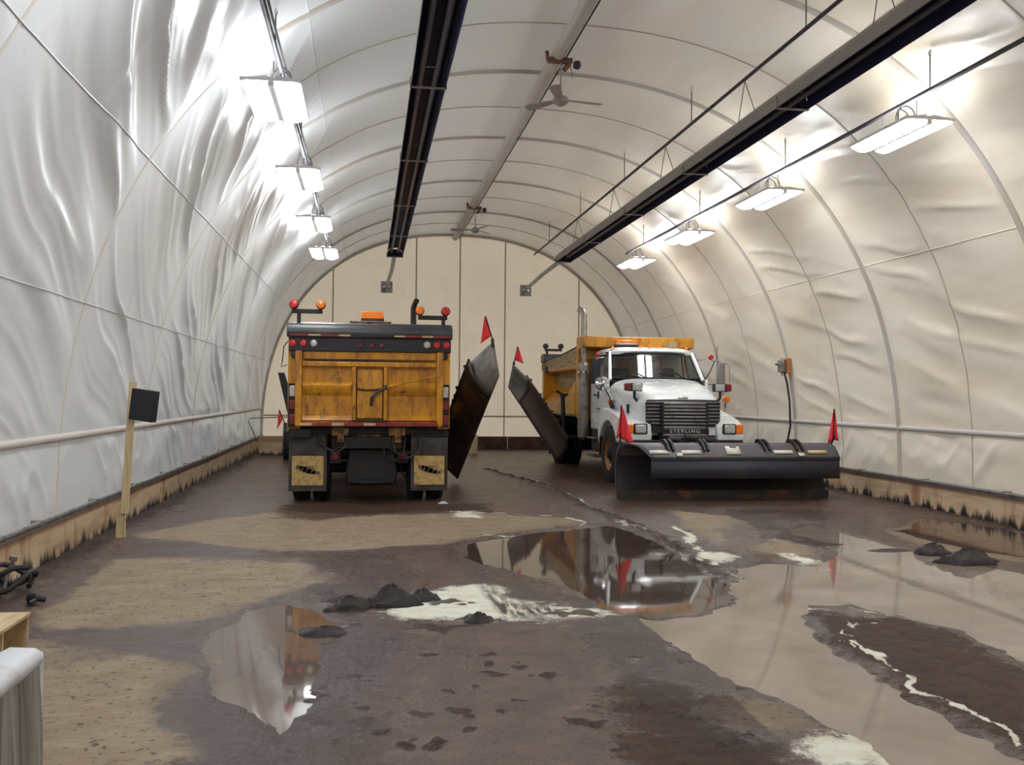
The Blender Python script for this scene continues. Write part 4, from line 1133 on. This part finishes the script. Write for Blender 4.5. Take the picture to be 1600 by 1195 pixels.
# ---- right truck, seen from the front
TR = empty('dump_truck', (5.70, 23.75, 0), math.pi, 'white-cabbed snow plow truck with yellow dump body, facing the camera', 'truck')
TR.scale = (1.0, 1.0, .975)
dump_body(TR, False); undercarriage(TR, False, 1.16); cab(TR)
front_plow(TR, -.04)
wing_plow(TR, (2.38, 1.9, 1.90), (1.47, 3.15, .19), (-.12, .5, .55), ((-.08, 0, .38), (-.22, 0, -.04)))
tb('wing_post', [(1.35, 3.35, .8), (1.38, 3.3, 1.75)], .05, BLACK, TR)
tb('post_hook', [(1.38, 3.3, 1.7), (1.48, 3.25, 1.80), (1.52, 3.25, 1.78)], .03, BLACK, TR)
tb('post_hook', [(1.38, 3.3, 1.66), (1.26, 3.3, 1.74)], .03, BLACK, TR)
bcn = empty('light_bar', (0, 0, 0)); bcn.parent = TR
bx('base', .12, .62, 4.78, 4.98, 2.76, 2.80, BLACK, bcn, .01)
bx('clear_section', .14, .60, 4.80, 4.97, 2.80, 2.84, CLEAR, bcn, .01)
bx('amber_dome', .13, .61, 4.79, 4.97, 2.835, 2.905, AMBER, bcn, .02)

# ================================================================ CEILING FITTINGS
LY = [-4.4 + 3.6 * k for k in range(0, 8)]
LY = [-0.8, 2.8, 6.4, 10.0, 13.6, 17.2, 20.8]
ord_ = ['first', 'second', 'third', 'fourth']
def ceiling_light(x, y, z, lab):
    L_ = empty('ceiling_light', (x, y, z), 0, lab, 'light', 'ceiling lights in two rows')
    a, w = .60, .295
    # pan: shallow roof-shaped housing open on top
    pan = MB()
    for s in (-1, 1):
        pan.prism([(s * .025, .055), (s * w, .02), (s * w, .055), (s * .04, .09)], 'y', -a, a)
    pan.box(-.03, .03, -a, a, -.015, .075)
    pan.box(-w - .005, w + .005, -a - .01, -a, .03, .06); pan.box(-w - .005, w + .005, a, a + .01, .03, .06)
    pan.build('housing', LFRAME, L_, bevel=.004)
    for s in (-1, 1):
        b = MB(); n = 7
        P_ = np.array([[(s * (.035 + (w - .045) * u), yy, -.012 - .035 * math.sin(math.pi * u) + .03 * u) for u in np.linspace(0, 1, n)] for yy in (-a + .02, 0, a - .02)])
        b.grid(P_); b.build('lens', LAMPM, L_, solid=.006, recalc=False)
    # lit slots in the top of the housing throw light on the cloth
    bx('top_slot', -.16, .16, -a + .12, a - .12, .092, .098, SLOTM, L_, 0)
    hz = 5.04 - z
    for yy in (-.35, .35):
        tb('chain', [(0, yy, .09), (0, yy, hz)], .006, WIRE, L_, 5)
    tb('cable_loop', [(.05 + .10 * math.cos(a), -.08 + .02 * a, .23 + .12 * math.sin(a)) for a in np.linspace(-1.6, 8.0, 34)] + [(.02, .06, .09)], .009, CABLE, L_, 6)
    return L_
for i, y in enumerate(LY):
    vis = i - 3
    nm = ['nearest', 'second', 'third', 'farthest'][vis] if vis >= 0 else ['behind the camera', 'above the camera', 'just ahead of the camera, above the picture'][i]
    for x, side in ((-.98, 'left'), (6.10, 'right')):
        if vis >= 0: lab = f'lit twin-panel ceiling light, {nm} in the {side} row'
        else: lab = f'lit ceiling light of the {side} row, {nm}'
        ceiling_light(x, y, EYE + 3.04, lab)
def rail(x, z, y0, y1, r, lab, hang=True, name='pipe_rail', second=False):
    T = empty(name, (x, y0, z), 0, lab, 'pipe')
    tb('pipe', [(0, 0, 0), (0, y1 - y0, 0)], r, PIPEB, T, 10)
    if second: tb('cable', [(.045, 0, .01), (.045, y1 - y0, .01)], .014, CABLE, T, 6)
    y = 2.2
    while y < y1:
        if y > y0:
            zt = float(arch_z(x)) - z - .03
            tb('hanger', [(0, y - y0, 0), (0, y - y0, zt)], .008, WIRE, T, 5)
            MB().lathe([(.01, 0), (.022, .02), (.018, .05), (.01, .07)], (0, y - y0, zt - .07), (0, 0, 1), 8).build('hanger_bolt', CHROME, T)
        y += 3.6
    return T
rail(-.94, 5.08, -2.0, 21.3, .026, 'black pipe and cable carrying the left row of lights', second=True, name='light_rail')
rail(6.10, 5.08, -2.0, 21.6, .026, 'black pipe and cable carrying the right row of lights', second=True, name='light_rail')
PZ = EYE + 3.98
rail(4.64, PZ, -2.0, 26.0, .024, 'thin black pipe above the right tube heater', name='support_pipe')
rail(.60, PZ, -2.0, 26.0, .024, 'thin black pipe above the left tube heater', name='support_pipe')

def heater(x, lab):
    z = EYE + 3.25
    Hh = empty('tube_heater', (x, 0, z), 0, lab, 'heater', 'tube heaters along the vault')
    b_ = [-2.0, .40, 3.55, 6.70, 9.85, 13.0, 16.15, 19.3, 22.3]
    for y0, y1 in zip(b_[:-1], b_[1:]):
        p = [(-.185, .0), (-.18, .13), (-.10, .22), (.10, .22), (.18, .13), (.185, .0)]
        q = [(a * .96, c - .006) for a, c in p]
        m = MB()
        g = .012
        for pr, mi in ((p, 0), (q, 1)):
            for (a, c), (d, e) in zip(pr[:-1], pr[1:]):
                m.add([(a, y0 + g, c), (d, y0 + g, e), (d, y1 - g, e), (a, y1 - g, c)], [(0, 1, 2, 3)], mi)
        m.build('reflector', [HEATG, HEATB], Hh, recalc=False)
        mesh('bracket', lambda b: (b.box(-.19, .19, y1 - .02, y1 + .02, -.012, .0), b.box(-.195, -.18, y1 - .02, y1 + .02, -.012, .1), b.box(.18, .195, y1 - .02, y1 + .02, -.012, .1)), HEATG, Hh)
        for s in (-1, 1):
            tb('heat_tube', [(s * .08, y0, .12), (s * .08, y1, .12)], .034, HOTTUBE, Hh, 12)
        ym = y0 + 1.2
        dz = PZ - z - .02
        xo = (4.64 if x > 2 else .60) - x
        for s in (-1, 1):
            tb('hanger_cable', [(xo, ym, dz), (s * .15, ym, .13)], .0055, WIRE, Hh, 5)
    MB().prism([(-.20, 0), (-.175, .1), (-.11, .18), (.11, .18), (.175, .1), (.2, 0)], 'y', 22.28, 22.31).build('end_cap', HEATB, Hh)
    tb('flue_pipe', [(0, 22.3, .08), (0, 25.0, .04), ((.52 if x < 2 else 4.72) - x, Y1 - .15, -.06)], .055, STEEL, Hh, 12)
    v = empty('flue_vent', (0.52 if x < 2 else 4.72, Y1 - .12, z - .06), 0, ('left' if x < 2 else 'right') + ' square steel flue plate with shiny outlets high on the back wall', 'vent', 'flue plates on the back wall')
    bx('plate', -.17, .17, .0, .05, -.20, .14, STEEL, v, .01)
    for s in (-1, 1):
        MB().lathe([(.045, 0), (.05, .03), (.03, .05)], (s * .065, 0.005, -.03), (0, -1, 0), 14).build('outlet', CHROME, v)
heater(.60, 'left long tube heater with dark reflector hung under the vault')
heater(4.70, 'right long tube heater with grey-sided reflector hung under the vault')

def ceiling_fan(y, lab, rot):
    z0 = RZ - .20
    f = empty('ceiling_fan', (CX, y, z0), 0, lab, 'fan', 'ceiling fans under the ridge')
    mesh('mount', lambda b: (b.box(-.20, .14, -.05, .05, -.02, .05), b.tube([(-.2, 0, .0), (-.22, 0, .14)], .03, 8), b.tube([(.10, 0, -.02), (.02, .0, -.12)], .04, 8)), RUSTB, f, bevel=.01)
    MB().lathe([(.04, 0), (.06, .03), (.06, .08), (.03, .1)], (.16, 0, -.03), (1, 0, 0), 12).build('mount_motor', PIPEB, f)
    tb('pull_chain', [(.12, 0, -.05), (.14, 0, -.2)], .006, RUSTB, f, 5)
    tb('down_rod', [(-.02, 0, 0), (-.02, 0, -.50)], .014, FANM, f, 8)
    MB().lathe([(.02, .06), (.09, .03), (.11, 0), (.11, -.05), (.05, -.09), (.01, -.10)], (-.02, 0, -.52), (0, 0, 1), 20).build('motor', FANM, f)
    for k in range(3):
        a = rot + 2 * math.pi * k / 3
        rt = Matrix.Rotation(a, 3, 'Z')
        pts = [(.1, -.03), (.25, -.06), (.58, -.08), (.62, -.04), (.62, .04), (.58, .08), (.25, .06), (.1, .03)]
        b = MB().prism(pts, 'z', -.535, -.525)
        b.v = [tuple(Vector((-.02, 0, 0)) + rt @ Vector((p[0], p[1], p[2] + p[1] * .18))) for p in b.v]
        b.build('blade', FANM, f)
ceiling_fan(12.6, 'nearer grey ceiling fan hung under the ridge by a rusty mount', R(10))
ceiling_fan(23.0, 'farther grey ceiling fan hung under the ridge near the back wall', R(50))

# ================================================================ THINGS ALONG THE WALLS
post = MB()
px_, py_ = XL + .38, 11.05
pe = empty('wooden_post', (px_, py_, 0), 0, 'pale pine stake leaning on the left wall, with the black panel', 'post')
MB().prism([(-.07, -.02), (.03, -.02), (.035, .42), (-.06, .42)], 'y', -.02, .02).build('foot_board', PINE, pe, bevel=.003)
MB().prism([(-.01, .30), (.07, .30), (.145, 1.78), (.065, 1.78)], 'y', -.062, -.022).build('stake', PINE, pe, bevel=.003)
bp = MB().box(-.145, .145, -.05, .05, -.175, .175).build('black_box', BOXB, None, bevel=.008)
bp.location = (px_ + .25, py_ - .15, 1.52); bp.rotation_euler = (0, R(7), R(-20))
tag(bp, 'black square plastic box fixed to the pine stake on the left wall', 'box')

jx, jy, jz = XR - .30, 17.15, 2.28
jb = empty('junction_box', (jx, jy, jz), R(-72), 'grey electrical box on an orange-brown board on the right wall', 'electrical box')
bx('board', -.13, .13, .02, .06, -.15, .15, ORNG, jb, .004)
bx('box', -.12, .05, -.06, .02, -.12, .12, STEEL, jb, .015)
tb('conduit_stub', [(-.04, -.02, -.11), (-.02, -.02, -.2)], .02, STEEL, jb, 8)
tb('box_knob', [(-.08, -.05, .03), (-.11, -.12, .03)], .025, STEEL, jb, 8)
cb = tb('power_cable', [(jx, jy, jz - .1), (jx + .06, jy - .02, jz - .35), (jx + .12, jy, 1.6), (XR - .16, jy + .0, 1.1), (XR - .18, jy + .1, .75), (XR - .16, jy + .35, .45)], .020, CABLE, None, 8)
tag(cb, 'black cable hanging from the electrical box down the right wall', 'cable')

# white ribbed slab at lower left
sl = empty('plastic_barrier', (-1.085, 2.2, 0), 0, 'weathered white ribbed barrier standing on edge in the bottom left corner', 'barrier')
SLAB = mat('weathered_white_plastic', srgb(196, 198, 202), 0.55, 0, srgb(150, 146, 140), 3, .45, .7)
def slab_mat():
    t = NT('streaked_barrier_face'); n = t.noise(t.coord((1, 9, .5)), 2.2, 6, .7)
    c = t.mix(t.ramp(n, .38, .64), srgb(170, 168, 158), srgb(96, 94, 84))
    t.bs('Base Color', c); t.bs('Roughness', .6); t.bump(n, .4, .01); return t.m
SLF = slab_mat()
b = MB()
n = 150; zz = [0, .3, .6, .78, .80]
P_ = []
for yy in np.linspace(-1.4, .98, n):
    r_ = .010 * (0.5 + .5 * math.sin(yy * 46)) + .006 * math.sin(yy * 17)
    P_.append([(.055 + .02 * (1 - z) + r_ * (1 if z < .78 else 0), yy, z) for z in zz])
b.grid(np.array(P_), 1)
cap_ = [(.055, .795), (.065, .81), (.06, .835), (.035, .85), (-.04, .855), (-.07, .84), (-.08, .81), (-.08, .0), (.04, .0), (.04, .79)]
b.prism(cap_, 'y', -1.4, 1.0, 0)
b.build('slab', [SLAB, SLF], sl, recalc=False, angle=50)
bx('end_lip', -.075, .065, .96, 1.02, .0, .84, SLAB, sl, .025)

wb = empty('wooden_box', (-2.35, 5.75, 0), 0, 'open pale plywood box on the floor behind the white barrier', 'box')
bx('top_board', -.38, .30, -.42, .42, .285, .305, PLYB, wb, .002)
bx('bottom_board', -.38, .30, -.42, .42, .03, .05, PLYB, wb, .002)
for y in (-.41, .0, .40):
    bx('side_board', -.37, .29, y - .01, y + .01, .05, .285, PLYB, wb, .002)
bx('back_board', -.38, -.36, -.40, .40, .05, .285, PLYB, wb, .002)
hs = MB().tube([(-2.80 + .12 * math.cos(a) * (1 + .04 * a), 8.0 + .26 * math.sin(a), .10 + .05 * math.sin(a * 2.3) + .012 * a) for a in np.linspace(0, 12, 60)], .022, 8)
o = hs.build('hose', CABLE, None); tag(o, 'tangled black hose on the floor behind the wooden box', 'hose')
o = MB().tube([(-2.84, 7.9, .05), (-2.82, 7.95, .22), (-2.78, 7.95, .32)], .016, 8).tube([(-2.785, 7.95, .32), (-2.775, 7.95, .355)], .032, 8).build('metal_rod', STEEL, None)
tag(o, 'short steel rod sticking up from the black hose', 'rod')
o = MB().tube([(-2.58, 7.75, .06), (-2.52, 7.7, .07), (-2.46, 7.72, .05)], [.04, .03, .02], 8).tube([(-2.52, 7.70, .06), (-2.54, 7.6, .05)], .018, 6).build('hose_nozzle', BOXB, None)
tag(o, 'small black nozzle on the floor beside the tangled hose', 'nozzle')

# thin wire bent over the back left corner
o = tb('wire', [(-2.75, 24.2, .42), (-2.95, 24.0, .95), (-2.9, 24.0, 1.02), (-2.2, 24.3, 1.04), (-1.6, 24.3, 1.05)], .011, WIRE, None, 6)
tag(o, 'thin bent wire frame in the back left corner behind the truck', 'wire')
o = bx('wooden_block', -2.82, -2.1, 25.2, 25.3, .0, .52, BOARD, None, .005)
tag(o, 'brown wooden board standing at the back left corner', 'board')
o = bx('wooden_post', 2.80, 3.02, 25.6, 25.75, 0, .55, PINE, None, .005)
tag(o, 'short pale wooden post by the back wall between the trucks', 'post')

# crumpled white litter beside the truck's rear wheel
def clod(name, x, y, r, h, m, seed, z=0, st=1.5):
    rg = np.random.RandomState(seed)
    n, k = 18, 9; P_ = np.zeros((n + 1, k, 3))
    for i in range(n + 1):
        for j in range(k):
            a = 2 * math.pi * (i % n) / n; e = j / (k - 1)
            q = r * (1 - e ** 1.6) * (.75 + .5 * float(vnoise(3 * math.cos(a) + seed * 3.1, 3 * math.sin(a) + e * 3 + 40)))
            P_[i, j] = (math.cos(a) * q * st, math.sin(a) * q, -.02 + h * e ** .8 * (.8 + .4 * float(vnoise(i % n * .9 + seed, j * 1.3))))
    b = MB(); b.grid(P_); o = b.build(name, m, None, recalc=True, angle=60); o.location = (x, y, z)
    return o
LIT = mat('white_litter', srgb(190, 188, 190), .6)
x, y = unproj(692, 788)
tag(clod('litter', x, y, .07, .07, LIT, 3), 'crumpled white scrap beside the left truck rear wheel', 'litter')
def mud_mat():
    t = NT('wet_mud'); v = t.coord(); n = t.noise(v, 14, 6, .7)
    t.bs('Base Color', t.mix(t.ramp(n, .4, .6), srgb(24, 17, 17), srgb(50, 38, 36))); t.bs('Roughness', .5); t.bump(n, .8, .03); return t.m
MUDM = mud_mat()
for i, (px, py, r, h, st, lab) in enumerate((
        (612, 948, .12, .19, 1.9, 'tallest dark mud lump, at the left end of the white salt patch'),
        (662, 940, .09, .12, 1.9, 'low dark mud lump on the upper rim of the white salt patch'),
        (548, 954, .11, .13, 1.8, 'ragged mud lump left of the white salt patch'),
        (748, 974, .08, .10, 1.6, 'small mud lump on the near rim of the white salt patch'),
        (510, 992, .09, .08, 2.2, 'flat mud lump at the tip of the left foreground puddle'),
        (1512, 880, .19, .16, 1.8, 'largest mud lump in the pale puddle at the right'),
        (1458, 866, .13, .14, 1.6, 'mud lump left of the largest one in the right puddle'),
        (1392, 860, .14, .04, 2.4, 'flat mud lump far left of the largest one in the right puddle'))):
    x, y = unproj(px, py)
    tag(clod('mud_lump', x, y, r, h, MUDM, 11 + i, 0, st), lab, 'mud lump', 'mud lumps on the wet floor')
